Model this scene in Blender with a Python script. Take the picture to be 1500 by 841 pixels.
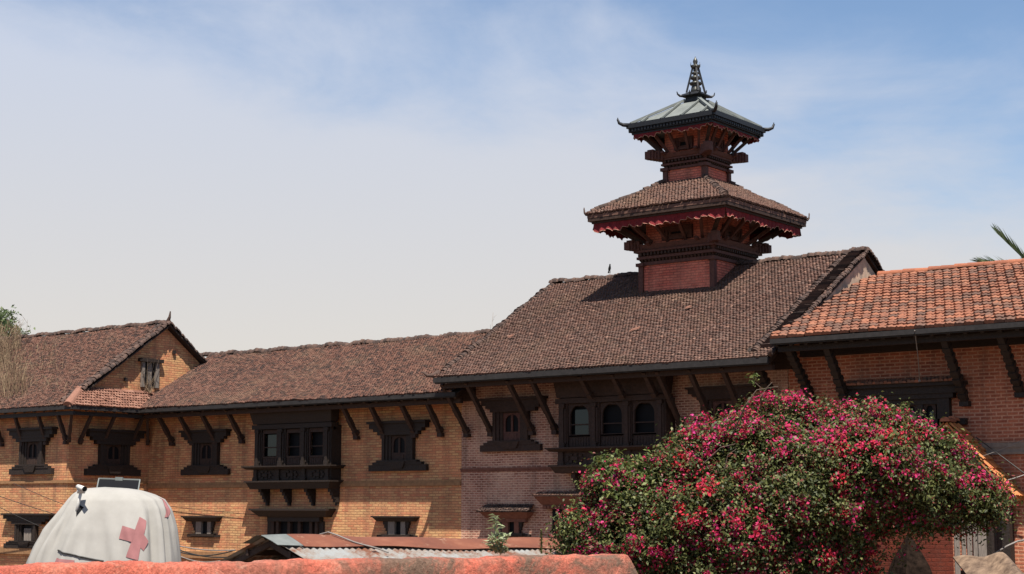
import bpy, bmesh, math, random
import numpy as np
from mathutils import Vector, Matrix
for o in list(bpy.data.objects): bpy.data.objects.remove(o)
scn = bpy.context.scene
COL = scn.collection
rad = math.radians
V = Vector
random.seed(7); rng = np.random.default_rng(7)

# ------------------------------------------------------------------ camera
FPX = 2370.0; PITCH = rad(7.68); AZ = rad(127.6)
CAM = V((0, 0, 2.6))
cd = bpy.data.cameras.new('camera'); cam = bpy.data.objects.new('camera', cd); COL.objects.link(cam)
cam.location = CAM; cam.rotation_euler = (rad(90) + PITCH, 0, AZ - rad(90))
cd.sensor_width = 36; cd.lens = 36 * FPX / 1500; cd.clip_start = .1; cd.clip_end = 5000
scn.camera = cam
# ------------------------------------------------------------------ sun, sky, exposure
SUN = V((.93, -1, 2.75)).normalized()
sl = bpy.data.lights.new('sun', 'SUN'); so = bpy.data.objects.new('sun', sl); COL.objects.link(so)
sl.energy = 5.0; sl.angle = rad(.53); sl.color = (1, .94, .84)
so.rotation_euler = (-SUN).to_track_quat('-Z', 'Y').to_euler(); so.location = (0, 0, 60)
scn.view_settings.view_transform = 'Standard'; scn.view_settings.look = 'None'
scn.view_settings.exposure = 1.0; scn.view_settings.gamma = 1
w = bpy.data.worlds.new('World'); scn.world = w; w.use_nodes = True
wn, wl = w.node_tree.nodes, w.node_tree.links
bg = wn['Background']; bg.inputs[1].default_value = .07
sky = wn.new('ShaderNodeTexSky'); sky.sky_type = 'NISHITA'; sky.sun_disc = False
sky.sun_elevation = math.asin(SUN.z); sky.sun_rotation = math.atan2(SUN.x, SUN.y)
sky.air_density = 1.0; sky.dust_density = .5; sky.ozone_density = 3.0
def wmath(op, a, b=None, c=None, clamp=False):
    n = wn.new('ShaderNodeMath'); n.operation = op; n.use_clamp = clamp
    for i, x in enumerate((a, b, c)):
        if x is None: continue
        if isinstance(x, (int, float)): n.inputs[i].default_value = x
        else: wl.new(x, n.inputs[i])
    return n.outputs[0]
wtc = wn.new('ShaderNodeTexCoord')
def wdot(vec):
    n = wn.new('ShaderNodeVectorMath'); n.operation = 'DOT_PRODUCT'
    wl.new(wtc.outputs['Generated'], n.inputs[0]); n.inputs[1].default_value = vec
    return n.outputs['Value']
def wnoise(scale, detail, rough, stretch, dist=0., off=(0, 0, 0)):
    m = wn.new('ShaderNodeMapping'); m.inputs['Scale'].default_value = stretch; m.inputs['Location'].default_value = off
    wl.new(wtc.outputs['Generated'], m.inputs[0])
    n = wn.new('ShaderNodeTexNoise'); n.inputs['Scale'].default_value = scale; n.inputs['Detail'].default_value = detail
    n.inputs['Roughness'].default_value = rough; n.inputs['Distortion'].default_value = dist
    wl.new(m.outputs[0], n.inputs['Vector']); return n.outputs[0]
RIGHT = (math.sin(AZ), -math.cos(AZ), 0)
up_ = wdot((0, 0, 1)); rt_ = wdot(RIGHT)
n1 = wnoise(3.2, 7, .55, (1, 1, 2.6), .5, (3.1, 1.2, .4))
n2 = wnoise(9, 6, .6, (1, 1, 2.2), .4, (.3, 2.2, 5.4))
# thin cloud veil: opener (bluer) towards the upper right, milky low down and to the left
dd = wmath('ADD', up_, wmath('MULTIPLY', rt_, .24))
dd = wmath('ADD', dd, wmath('MULTIPLY_ADD', n1, .26, -.13))
dd = wmath('ADD', dd, wmath('MULTIPLY_ADD', n2, .10, -.05))
mr0 = wn.new('ShaderNodeMapRange'); mr0.interpolation_type = 'SMOOTHSTEP'
for i_, v_ in ((1, .195), (2, .335), (3, .97), (4, .02)): mr0.inputs[i_].default_value = v_
wl.new(dd, mr0.inputs[0]); cov = mr0.outputs[0]
mixc = wn.new('ShaderNodeMix'); mixc.data_type = 'RGBA'
mr = wn.new('ShaderNodeMapRange'); mr.inputs[1].default_value = .06; mr.inputs[2].default_value = .27
wl.new(up_, mr.inputs[0])
wl.new(mr.outputs[0], mixc.inputs[0])
mixc.inputs[6].default_value = (5.5, 5.1, 4.55, 1); mixc.inputs[7].default_value = (4.35, 4.75, 5.65, 1)
fwd = wdot((math.cos(AZ), math.sin(AZ), .15))
mr2 = wn.new('ShaderNodeMapRange'); mr2.interpolation_type = 'SMOOTHSTEP'; mr2.inputs[1].default_value = -.1; mr2.inputs[2].default_value = .75
wl.new(fwd, mr2.inputs[0]); cov = wmath('MULTIPLY', cov, mr2.outputs[0])
mixs = wn.new('ShaderNodeMix'); mixs.data_type = 'RGBA'
wl.new(cov, mixs.inputs[0]); wl.new(sky.outputs[0], mixs.inputs[6]); wl.new(mixc.outputs[2], mixs.inputs[7])
wl.new(mixs.outputs[2], bg.inputs[0])

# ------------------------------------------------------------------ survey helpers (photo pixel -> point on a real plane)
_fw = V((math.cos(PITCH) * math.cos(AZ), math.cos(PITCH) * math.sin(AZ), math.sin(PITCH)))
_rt = V(RIGHT); _up = _rt.cross(_fw)
def ray(u, v): return _fw + _rt * ((u - 750) / FPX) + _up * ((420.5 - v) / FPX)
def onY(u, v, Y): d = ray(u, v); return CAM + d * ((Y - CAM.y) / d.y)
def onX(u, v, X): d = ray(u, v); return CAM + d * ((X - CAM.x) / d.x)
def dep(u, v, t): return CAM + ray(u, v) * t

# ------------------------------------------------------------------ mesh builder
class MB:
    def __init__(s): s.v = []; s.f = []
    def add(s, vs, fs):
        n = len(s.v); s.v += [tuple(x) for x in vs]; s.f += [tuple(i + n for i in f) for f in fs]; return s
    def box8(s, p):
        return s.add(p, [(0, 1, 3, 2), (4, 6, 7, 5), (0, 4, 5, 1), (2, 3, 7, 6), (0, 2, 6, 4), (1, 5, 7, 3)])
    def box(s, fr, a0, a1, b0, b1, c0, c1):
        return s.box8([fr(a, b, c) for a in (a0, a1) for b in (b0, b1) for c in (c0, c1)])
    def taper(s, fr, r0, r1, c0, c1):      # r = (a0,a1,b0,b1) at the bottom and the top
        p = []
        for i in (0, 1):
            for j in (2, 3):
                for r, c in ((r0, c0), (r1, c1)): p.append(fr(r[i], r[j], c))
        return s.box8(p)
    def beam(s, p, q, wd, ht, up=V((0, 0, 1)), w2=None, h2=None):
        p = V(p); q = V(q); d = (q - p).normalized(); x = d.cross(up)
        if x.length < 1e-4: x = V((1, 0, 0))
        x.normalize(); y = x.cross(d); w2 = w2 or wd; h2 = h2 or ht
        pts = []
        for sx in (-.5, .5):
            for sy in (-.5, .5):
                pts += [p + x * sx * wd + y * sy * ht, q + x * sx * w2 + y * sy * h2]
        return s.box8(pts)
    def tube(s, pts, r, n=8, r2=None):
        pts = [V(p) for p in pts]; m = len(pts); rings = []
        for i, p in enumerate(pts):
            d = (pts[min(i + 1, m - 1)] - pts[max(i - 1, 0)]).normalized()
            a = d.cross(V((0, 0, 1))); a = d.cross(V((1, 0, 0))) if a.length < .1 else a
            a.normalize(); b = d.cross(a)
            rr = r if r2 is None else r + (r2 - r) * i / (m - 1)
            rings.append([p + (a * math.cos(t) + b * math.sin(t)) * rr for t in [2 * math.pi * k / n for k in range(n)]])
        vs = [q for ring in rings for q in ring]
        fs = [(i * n + k, i * n + (k + 1) % n, (i + 1) * n + (k + 1) % n, (i + 1) * n + k) for i in range(m - 1) for k in range(n)]
        fs += [tuple(range(n - 1, -1, -1)), tuple((m - 1) * n + k for k in range(n))]
        return s.add(vs, fs)
    def lathe(s, c, prof, n=20, sq=False):
        c = V(c); vs = []; fs = []
        for r, z in prof:
            for k in range(n):
                t = 2 * math.pi * (k + .5) / n; vs.append(c + V((r * math.cos(t), r * math.sin(t), z)))
        m = len(prof)
        fs = [(i * n + k, i * n + (k + 1) % n, (i + 1) * n + (k + 1) % n, (i + 1) * n + k) for i in range(m - 1) for k in range(n)]
        fs += [tuple(range(n - 1, -1, -1)), tuple((m - 1) * n + k for k in range(n))]
        return s.add(vs, fs)
    def prism(s, poly, off):
        off = V(off); n = len(poly); poly = [V(p) for p in poly]
        vs = poly + [p + off for p in poly]
        return s.add(vs, [tuple(range(n)), tuple(range(2 * n - 1, n - 1, -1))] + [(i, i + n, (i + 1) % n + n, (i + 1) % n) for i in range(n)])
    def squares(s, cx, cy, prof):          # square stepped profile (half width, z)
        vs = []; m = len(prof)
        for h, z in prof: vs += [(cx - h, cy - h, z), (cx + h, cy - h, z), (cx + h, cy + h, z), (cx - h, cy + h, z)]
        fs = [(i * 4 + k, i * 4 + (k + 1) % 4, (i + 1) * 4 + (k + 1) % 4, (i + 1) * 4 + k) for i in range(m - 1) for k in range(4)]
        fs += [(3, 2, 1, 0), tuple((m - 1) * 4 + k for k in range(4))]
        return s.add(vs, fs)
    def tiles(s, A, L, S, tw, te, keep=None, prof='flat', th=.04, jit=1., wav=.02, stagger=True, lift=0., cap=1.25, wf=.97):
        A = V(A); L = V(L); S = V(S); l = L.length; sl_ = S.length; x = L / l; y = S / sl_; n = x.cross(y)
        if n.z < 0: n = -n
        if prof == 'flat': P = [(0, .0), (.5, .012), (1, .0)]
        elif prof == 'rib': P = [(0, .0), (.2, .03), (.42, .004), (1, .0)]
        else: P = [(0, .005), (.16, .045), (.34, .012), (.6, .022), (.86, .010), (1, .004)]
        k = len(P)
        rows = int(sl_ / te); cols = int(l / tw) + 1
        for j in range(rows):
            s0 = j * te
            for i in range(-1, cols + 1):
                a0 = i * tw + (tw * .5 if stagger and j % 2 else 0)
                if keep:
                    if not keep(a0 + tw * .5, s0 + te * .5): continue
                elif a0 < -.01 or a0 + tw > l + .03: continue
                ja = random.gauss(0, .006) * jit; js = random.gauss(0, .010) * jit; jh = random.gauss(0, .006) * jit
                tl = random.gauss(0, .006) * jit; rot = random.gauss(0, .012) * jit
                wv = wav * (math.sin(a0 * 1.1 + s0 * .4 + A.x) + math.sin(a0 * .43 - s0 * .9) * .8 + math.sin(s0 * 1.3 + 2)) + lift
                rr = []
                for (ss, hh) in ((s0 + te * cap, .006), (s0 - .01 + js, th + jh), (s0 - .01 + js, -.005)):
                    for (pa, ph) in P:
                        aa = a0 + ja + pa * tw * wf
                        h = hh + (ph + tl * (pa - .5) if hh > 0 else 0) + wv
                        rr.append(A + x * (aa + rot * (ss - s0)) + y * ss + n * h)
                fs = []
                for q in range(k - 1):
                    fs += [(q, q + 1, k + q + 1, k + q), (k + q, k + q + 1, 2 * k + q + 1, 2 * k + q)]
                s.add(rr, fs)
        return s
    def caps(s, p, q, r, ln, up=V((0, 0, 1)), n=6, jit=1., sag=0.):
        p = V(p); q = V(q); d = q - p; tot = d.length; d = d / tot; x = d.cross(up).normalized(); u = x.cross(d).normalized()
        m = max(1, int(tot / ln))
        for i in range(m):
            t0 = i * tot / m - ln * .15; t1 = (i + 1) * tot / m + ln * .1
            h = random.gauss(0, .012) * jit - sag * math.sin(math.pi * i / m) + .02 * jit * math.sin(i * .37)
            o = random.gauss(0, .012) * jit; vs = []
            for (t, rr) in ((t0, r * 1.1), (t1, r * .92)):
                for kk in range(n + 1):
                    a = math.pi * kk / n
                    vs.append(p + d * t + x * (math.cos(a) * rr + o) + u * (math.sin(a) * rr * .9 + h - .03))
            fs = [(kk, kk + 1, n + 2 + kk, n + 1 + kk) for kk in range(n)] + [tuple(range(n + 1)), tuple(range(2 * n + 1, n, -1))]
            s.add(vs, fs)
        return s

def link_mesh(name, mb, mat, org, parent=None, smooth=False, recalc=True):
    me = bpy.data.meshes.new(name)
    org = V(org)
    me.from_pydata([(x - org.x, y - org.y, z - org.z) for x, y, z in mb.v], [], mb.f); me.update()
    if recalc:
        bm = bmesh.new(); bm.from_mesh(me); bmesh.ops.recalc_face_normals(bm, faces=bm.faces); bm.to_mesh(me); bm.free()
    if smooth:
        for p in me.polygons: p.use_smooth = True
    for m_ in (mat if isinstance(mat, (list, tuple)) else [mat]): me.materials.append(m_)
    o = bpy.data.objects.new(name, me); COL.objects.link(o)
    if parent: o.parent = parent
    else: o.location = org
    return o
def tag(o, label=None, cat=None, group=None, kind=None):
    if label: o['label'] = label
    if cat: o['category'] = cat
    if group: o['group'] = group
    if kind: o['kind'] = kind
    return o
class Thing:
    def __init__(s, name, loc, label, cat, group=None):
        s.loc = V(loc); s.o = bpy.data.objects.new(name, None); COL.objects.link(s.o); s.o.location = s.loc
        s.o.empty_display_size = .2
        tag(s.o, label, cat, group)
    def part(s, name, mb, mat, parent=None, smooth=False, recalc=True, label=None):
        o = link_mesh(name, mb, mat, s.loc, parent or s.o, smooth, recalc)
        if label: o['label'] = label
        return o
def single(name, mb, mat, loc, label, cat, group=None, smooth=False, recalc=True, kind=None):
    return tag(link_mesh(name, mb, mat, loc, None, smooth, recalc), label, cat, group, kind)
def frame(o, x, out):
    o = V(o); x = V(x); out = V(out); return lambda a, b, c: o + x * a + out * b + V((0, 0, c))
WF = lambda *a: V(a)                        # world frame

# ------------------------------------------------------------------ materials
KA = .72
def kc(c): return tuple(x * KA for x in c)
def newmat(name, rough=.85):
    m = bpy.data.materials.new(name); m.use_nodes = True
    nt = m.node_tree; b = nt.nodes['Principled BSDF']; b.inputs['Roughness'].default_value = rough
    b.inputs['Specular IOR Level'].default_value = .3
    return m, nt, b
def N(nt, typ, **kw):
    n = nt.nodes.new(typ)
    for k, v_ in kw.items():
        if k.startswith('i_'): n.inputs[k[2:].replace('_', ' ')].default_value = v_
        else: setattr(n, k, v_)
    return n
def ramp(nt, fac, stops, interp='LINEAR'):
    r = nt.nodes.new('ShaderNodeValToRGB'); r.color_ramp.interpolation = interp
    els = r.color_ramp.elements
    while len(els) < len(stops): els.new(.5)
    for e, (p, c) in zip(els, stops): e.position = p; e.color = (*c, 1) if len(c) == 3 else c
    nt.links.new(fac, r.inputs[0]); return r.outputs[0]
def objco(nt, scale=(1, 1, 1)):
    t = nt.nodes.new('ShaderNodeTexCoord'); m = nt.nodes.new('ShaderNodeMapping'); m.inputs['Scale'].default_value = scale
    nt.links.new(t.outputs['Object'], m.inputs[0]); return m.outputs[0]
def noise(nt, scale, detail=5, rough=.6, stretch=(1, 1, 1), dist=0):
    n = N(nt, 'ShaderNodeTexNoise'); n.inputs['Scale'].default_value = scale; n.inputs['Detail'].default_value = detail
    n.inputs['Roughness'].default_value = rough; n.inputs['Distortion'].default_value = dist
    nt.links.new(objco(nt, stretch), n.inputs['Vector']); return n.outputs[0]
def mix(nt, fac, a, b, mode='MIX'):
    n = nt.nodes.new('ShaderNodeMix'); n.data_type = 'RGBA'; n.blend_type = mode
    for sock, x in ((n.inputs[0], fac), (n.inputs[6], a), (n.inputs[7], b)):
        if isinstance(x, (int, float)): sock.default_value = x
        elif isinstance(x, tuple): sock.default_value = (*x, 1) if len(x) == 3 else x
        else: nt.links.new(x, sock)
    return n.outputs[2]
def bump(nt, b, h, strength=.5, dist=.02):
    n = nt.nodes.new('ShaderNodeBump'); n.inputs['Strength'].default_value = strength; n.inputs['Distance'].default_value = dist
    nt.links.new(h, n.inputs['Height']); nt.links.new(n.outputs[0], b.inputs['Normal'])
def setc(nt, b, c): nt.links.new(c, b.inputs['Base Color'])

def brick_mat(name, c1, c2, mortar, patch, patch_amt=.5, row=.066, bw=.22, stain=(.12, .08, .06), stain_amt=.5, ms=.010):
    c1, c2, mortar, patch, stain = map(kc, (c1, c2, mortar, patch, stain))
    m, nt, b = newmat(name, .9)
    tc = nt.nodes.new('ShaderNodeTexCoord'); sp = nt.nodes.new('ShaderNodeSeparateXYZ'); nt.links.new(tc.outputs['Object'], sp.inputs[0])
    ad = N(nt, 'ShaderNodeMath', operation='ADD'); nt.links.new(sp.outputs[0], ad.inputs[0]); nt.links.new(sp.outputs[1], ad.inputs[1])
    # slight unevenness of the courses
    wob = noise(nt, .8, 2, .5)
    zz = N(nt, 'ShaderNodeMath', operation='MULTIPLY_ADD'); nt.links.new(wob, zz.inputs[0]); zz.inputs[1].default_value = .05; nt.links.new(sp.outputs[2], zz.inputs[2])
    cb = nt.nodes.new('ShaderNodeCombineXYZ'); nt.links.new(ad.outputs[0], cb.inputs[0]); nt.links.new(zz.outputs[0], cb.inputs[1])
    br = nt.nodes.new('ShaderNodeTexBrick'); nt.links.new(cb.outputs[0], br.inputs['Vector'])
    br.inputs['Scale'].default_value = 1; br.inputs['Brick Width'].default_value = bw; br.inputs['Row Height'].default_value = row
    br.inputs['Mortar Size'].default_value = ms; br.inputs['Mortar Smooth'].default_value = .3; br.inputs['Bias'].default_value = -.1
    br.inputs['Color1'].default_value = (*c1, 1); br.inputs['Color2'].default_value = (*c2, 1); br.inputs['Mortar'].default_value = (*mortar, 1)
    col = br.outputs['Color']
    p = ramp(nt, noise(nt, .9, 6, .65), [(.42, (0, 0, 0)), (.62, (1, 1, 1))])
    pm = N(nt, 'ShaderNodeMath', operation='MULTIPLY'); nt.links.new(p, pm.inputs[0]); pm.inputs[1].default_value = patch_amt
    nm = N(nt, 'ShaderNodeMath', operation='MULTIPLY'); nt.links.new(pm.outputs[0], nm.inputs[0])
    nt.links.new(ramp(nt, noise(nt, 9, 4, .7), [(.35, (.2, .2, .2)), (.65, (1, 1, 1))]), nm.inputs[1])
    col = mix(nt, nm.outputs[0], col, patch)
    st = ramp(nt, noise(nt, 1.6, 6, .65, (1.6, 1.6, .22)), [(.47, (0, 0, 0)), (.70, (1, 1, 1))])
    sm = N(nt, 'ShaderNodeMath', operation='MULTIPLY'); nt.links.new(st, sm.inputs[0]); sm.inputs[1].default_value = stain_amt
    col = mix(nt, sm.outputs[0], col, stain)
    g = ramp(nt, noise(nt, 28, 3, .7), [(.25, (.72, .72, .72)), (.75, (1.18, 1.18, 1.18))])
    col = mix(nt, 1., col, g, 'MULTIPLY')
    col = mix(nt, 1., col, ramp(nt, noise(nt, .45, 4, .6), [(.3, (.72, .72, .74)), (.7, (1.16, 1.14, 1.10))]), 'MULTIPLY')
    setc(nt, b, col)
    inv = N(nt, 'ShaderNodeMath', operation='MULTIPLY_ADD'); nt.links.new(br.outputs['Fac'], inv.inputs[0]); inv.inputs[1].default_value = -1
    nt.links.new(noise(nt, 30, 3), inv.inputs[2])
    bump(nt, b, inv.outputs[0], .7, .012)
    return m
def island_mat(name, stops, rough=.85, patch=None, patch_amt=0., pscale=.8, grain=25, spec=.3, plo=.5, phi=.72):
    m, nt, b = newmat(name, rough); b.inputs['Specular IOR Level'].default_value = spec
    stops = [(p_, kc(c_)) for p_, c_ in stops]; patch = patch and kc(patch)
    g = nt.nodes.new('ShaderNodeNewGeometry'); col = ramp(nt, g.outputs['Random Per Island'], stops)
    if patch:
        p = ramp(nt, noise(nt, pscale, 6, .7), [(plo, (0, 0, 0)), (phi, (1, 1, 1))])
        pm = N(nt, 'ShaderNodeMath', operation='MULTIPLY'); nt.links.new(p, pm.inputs[0]); pm.inputs[1].default_value = patch_amt
        col = mix(nt, pm.outputs[0], col, patch)
    col = mix(nt, 1., col, ramp(nt, noise(nt, grain, 4, .7), [(.25, (.65, .65, .65)), (.75, (1.25, 1.25, 1.25))]), 'MULTIPLY')
    setc(nt, b, col); return m
def plain(name, c, rough=.8, var=.3, scale=8, metal=0., c2=None, bmp=0., spec=.3, stretch=(1, 1, 1)):
    m, nt, b = newmat(name, rough); b.inputs['Metallic'].default_value = metal; b.inputs['Specular IOR Level'].default_value = spec
    c2 = kc(c2) if c2 else tuple(KA * x * (1 - var) for x in c); c = kc(c); hi = tuple(min(1, x * (1 + var * .6)) for x in c)
    n = noise(nt, scale, 6, .65, stretch)
    setc(nt, b, ramp(nt, n, [(.3, c2), (.7, hi)]))
    if bmp: bump(nt, b, n, bmp, .02)
    return m
M = {}
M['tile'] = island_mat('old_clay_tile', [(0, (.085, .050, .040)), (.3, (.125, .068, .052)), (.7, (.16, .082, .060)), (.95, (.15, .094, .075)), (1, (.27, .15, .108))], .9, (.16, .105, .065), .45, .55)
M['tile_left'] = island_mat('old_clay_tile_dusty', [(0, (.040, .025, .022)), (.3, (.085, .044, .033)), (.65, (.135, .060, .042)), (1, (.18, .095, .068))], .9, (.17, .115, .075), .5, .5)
M['tile_bed'] = plain('tile_bed', (.05, .032, .026), .95, .3, 8)
M['tile_pent'] = island_mat('pinkish_clay_tile', [(0, (.19, .088, .062)), (.5, (.27, .125, .085)), (1, (.34, .18, .13))], .85)  # paler pinkish-brown tile colour
M['tile_orange'] = island_mat('orange_clay_tile', [(0, (.14, .070, .048)), (.3, (.21, .105, .070)), (.34, (.28, .105, .058)), (.75, (.34, .128, .070)), (1, (.37, .155, .088))], .8, (.10, .066, .052), .5, 1.8, 30, plo=.42, phi=.62)
M['tile_porch'] = island_mat('porch_tile', [(0, (.50, .17, .05)), (1, (.62, .23, .075))], .75)
M['cap'] = island_mat('ridge_tile', [(0, (.045, .030, .026)), (.5, (.085, .052, .042)), (1, (.14, .085, .065))], .9)
M['cap_orange'] = island_mat('orange_ridge_tile', [(0, (.26, .09, .05)), (1, (.46, .16, .08))], .8)
M['brick_yellow'] = brick_mat('yellow_brick', (.88, .52, .235), (.68, .245, .12), (.48, .25, .125), (.74, .26, .14), .7, row=.078, bw=.25, ms=.013)
M['brick_red'] = brick_mat('pinkish_red_brick', (.30, .108, .072), (.62, .27, .185), (.74, .45, .32), (.76, .50, .36), .8, row=.068, bw=.18, ms=.017)
M['brick_deep'] = brick_mat('deep_red_brick', (.38, .10, .056), (.62, .185, .095), (.70, .34, .21), (.66, .27, .15), .55, bw=.26, row=.085, ms=.019)
M['brick_tower'] = brick_mat('tower_brick', (.78, .18, .12), (.95, .30, .19), (.42, .115, .08), (.80, .30, .21), .7, ms=.014, bw=.24, row=.075)
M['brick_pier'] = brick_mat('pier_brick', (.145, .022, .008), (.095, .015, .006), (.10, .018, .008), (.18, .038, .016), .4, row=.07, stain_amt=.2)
M['wood'] = plain('dark_carved_wood', (.030, .019, .014), .7, .5, 22, bmp=.6)
M['wood_brown'] = plain('brown_timber', (.050, .026, .018), .75, .45, 14, bmp=.4)
M['wood_red'] = plain('red_brown_timber', (.115, .046, .034), .75, .4, 14, bmp=.4)
M['wood_grey'] = plain('weathered_grey_wood', (.24, .20, .17), .85, .4, 12, stretch=(6, 6, .6))
M['fascia'] = plain('fascia_board', (.030, .026, .025), .7, .4, 9)
M['course'] = plain('string_course_brick', (.36, .19, .09), .9, .3, 10)
M['course_red'] = plain('string_course_red', (.21, .085, .058), .9, .3, 10)
M['course_grey'] = plain('string_course_grey', (.28, .22, .17), .9, .3, 10)
M['plaster'] = plain('weathered_plaster', (.62, .42, .29), .95, .3, 3.5, c2=(.30, .24, .20), bmp=.4)
m, nt, b = newmat('dark_opening', .6); b.inputs['Specular IOR Level'].default_value = .1; b.inputs['Base Color'].default_value = (.006, .006, .007, 1); M['dark'] = m  # near-black colour paints in the darkness inside windows and the slit
m, nt, b = newmat('window_glass', .08); b.inputs['Base Color'].default_value = (.012, .014, .017, 1); b.inputs['Specular IOR Level'].default_value = .35; M['glass'] = m
M['bronze'] = plain('aged_bronze', (.10, .10, .09), .45, .5, 14, metal=.7, bmp=.2)
M['metal_roof'] = plain('weathered_zinc', (.19, .205, .195), .7, .25, 3, metal=.0, stretch=(1, 1, 1))
M['metal_dark'] = plain('dark_metal', (.025, .026, .03), .5, .4, 14, metal=.3)
M['cloth_red'] = plain('red_valance_cloth', (.20, .018, .022), .9, .45, 9)
M['cloth_edge'] = plain('pale_valance_trim', (.50, .28, .20), .9, .3, 20)
M['tarp'] = plain('white_tarpaulin', (.385, .368, .342), .85, .10, 2.6, c2=(.33, .315, .29), bmp=.12)
M['tarp_red'] = plain('faded_red_cloth', (.36, .155, .155), .85, .18, 5)
M['white'] = plain('white_paint', (.70, .68, .64), .5, .12, 8)
M['cable'] = plain('black_cable', (.03, .028, .027), .6, .3, 8)
M['cable_pale'] = plain('pale_cable', (.24, .21, .19), .6, .3, 8)
M['bird'] = plain('dark_feathers', (.012, .012, .014), .7, .3, 20)
M['stone_dark'] = plain('mottled_dark_stone', (.024, .015, .011), .95, .7, 11, c2=(.006, .004, .003), bmp=1., spec=.05)
M['bark'] = plain('bark', (.13, .095, .07), .9, .4, 12, bmp=.6)
M['dry'] = island_mat('dry_stalks', [(0, (.12, .066, .042)), (.5, (.25, .165, .10)), (1, (.40, .29, .18))], .9)
def leaf_mat(name, stops, trans=.25, rough=.55):
    m, nt, b = newmat(name, rough)
    g = nt.nodes.new('ShaderNodeNewGeometry'); c = ramp(nt, g.outputs['Random Per Island'], stops); setc(nt, b, c)
    t = nt.nodes.new('ShaderNodeBsdfTranslucent'); nt.links.new(c, t.inputs[0])
    x = nt.nodes.new('ShaderNodeMixShader'); x.inputs[0].default_value = trans
    nt.links.new(b.outputs[0], x.inputs[1]); nt.links.new(t.outputs[0], x.inputs[2])
    nt.links.new(x.outputs[0], nt.nodes['Material Output'].inputs[0]); return m
M['leaf'] = leaf_mat('bougainvillea_leaf', [(0, (.022, .030, .009)), (.35, (.052, .064, .018)), (.75, (.098, .110, .032)), (.92, (.16, .165, .056)), (.93, (.15, .05, .035)), (1, (.18, .05, .04))])
M['leaf_pale'] = leaf_mat('pale_green_leaf', [(0, (.05, .08, .02)), (.5, (.10, .135, .035)), (1, (.20, .21, .06))])
M['leaf_tree'] = leaf_mat('tree_leaf', [(0, (.05, .08, .03)), (.6, (.10, .14, .055)), (1, (.17, .20, .10))])
M['leaf_palm'] = leaf_mat('palm_leaf', [(0, (.03, .045, .022)), (.6, (.055, .075, .034)), (1, (.10, .115, .055))], .15, .4)
M['weed'] = leaf_mat('weed_leaf', [(0, (.19, .23, .11)), (1, (.33, .36, .22))])
M['bract'] = leaf_mat('bougainvillea_bract', [(0, (.26, .012, .022)), (.35, (.42, .014, .060)), (.7, (.50, .022, .115)), (1, (.50, .05, .22))], .35, .7)
nt = M['bract'].node_tree; rp = [n for n in nt.nodes if n.type == 'VALTORGB'][0]          # some sprays crimson, some magenta
r2 = ramp(nt, [n for n in nt.nodes if n.type == 'NEW_GEOMETRY'][0].outputs['Random Per Island'], [(0, (.30, .012, .012)), (.5, (.46, .016, .026)), (1, (.55, .035, .06))])
cm = mix(nt, ramp(nt, noise(nt, .9, 2, .5), [(.34, (0, 0, 0)), (.46, (1, 1, 1))]), r2, rp.outputs[0])
for n in nt.nodes:
    if n.type == 'BSDF_PRINCIPLED': nt.links.new(cm, n.inputs['Base Color'])
    if n.type == 'BSDF_TRANSLUCENT': nt.links.new(cm, n.inputs[0])

def rust_mat():
    m, nt, b = newmat('rusty_sheet', .7)
    n = noise(nt, 1.4, 8, .7); n2 = noise(nt, 3.5, 6, .7, (1, 1, 1))
    c = ramp(nt, n, [(.3, (.10, .034, .020)), (.55, (.155, .053, .028)), (.7, (.20, .08, .045))])
    c = mix(nt, ramp(nt, n2, [(.60, (0, 0, 0)), (.70, (1, 1, 1))]), c, (.28, .18, .115)); setc(nt, b, c); return m
M['rust'] = rust_mat()
def corr_mat():
    m, nt, b = newmat('galvanised_sheet', .5); b.inputs['Metallic'].default_value = .1
    c = ramp(nt, noise(nt, 2.2, 8, .7, (1, 1, 1)), [(.40, (.23, .235, .23)), (.52, (.20, .165, .14)), (.60, (.14, .06, .036))]); setc(nt, b, c); return m
M['corrugated'] = corr_mat()
def wall_mat():
    m, nt, b = newmat('pink_plaster', .95)
    base = ramp(nt, noise(nt, 2.6, 8, .7), [(.3, (.60, .125, .082)), (.5, (.70, .18, .115)), (.68, (.74, .29, .20))])
    # lime bloom, and black algae along the top edge which thickens to the right
    veins = ramp(nt, noise(nt, 6, 7, .75, dist=1.2), [(.58, (0, 0, 0)), (.68, (1, 1, 1))])
    base = mix(nt, mix(nt, .5, (0, 0, 0), veins), base, (.76, .46, .34))
    tc = nt.nodes.new('ShaderNodeTexCoord'); sp = nt.nodes.new('ShaderNodeSeparateXYZ'); nt.links.new(tc.outputs['Object'], sp.inputs[0])
    r1 = N(nt, 'ShaderNodeMapRange'); nt.links.new(sp.outputs[1], r1.inputs[0])
    r1.inputs[1].default_value = -.9; r1.inputs[2].default_value = .6; r1.inputs[3].default_value = .18; r1.inputs[4].default_value = 1.
    st = ramp(nt, noise(nt, 2.2, 9, .75, (1, 1, 1.), .4), [(.40, (0, 0, 0)), (.56, (1, 1, 1))])
    mm = N(nt, 'ShaderNodeMath', operation='MULTIPLY'); nt.links.new(st, mm.inputs[0]); nt.links.new(r1.outputs[0], mm.inputs[1])
    base = mix(nt, mm.outputs[0], base, (.20, .125, .088))
    sp_ = ramp(nt, noise(nt, 45, 4, .7), [(.3, (.6, .58, .56)), (.7, (1.25, 1.25, 1.25))])
    base = mix(nt, 1., base, sp_, 'MULTIPLY'); setc(nt, b, base)
    bump(nt, b, noise(nt, 18, 10, .78), 1., .05); return m
M['pink'] = wall_mat()
M['ground'] = plain('dusty_brick_paving', (.18, .115, .075), .95, .35, .6)

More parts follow.
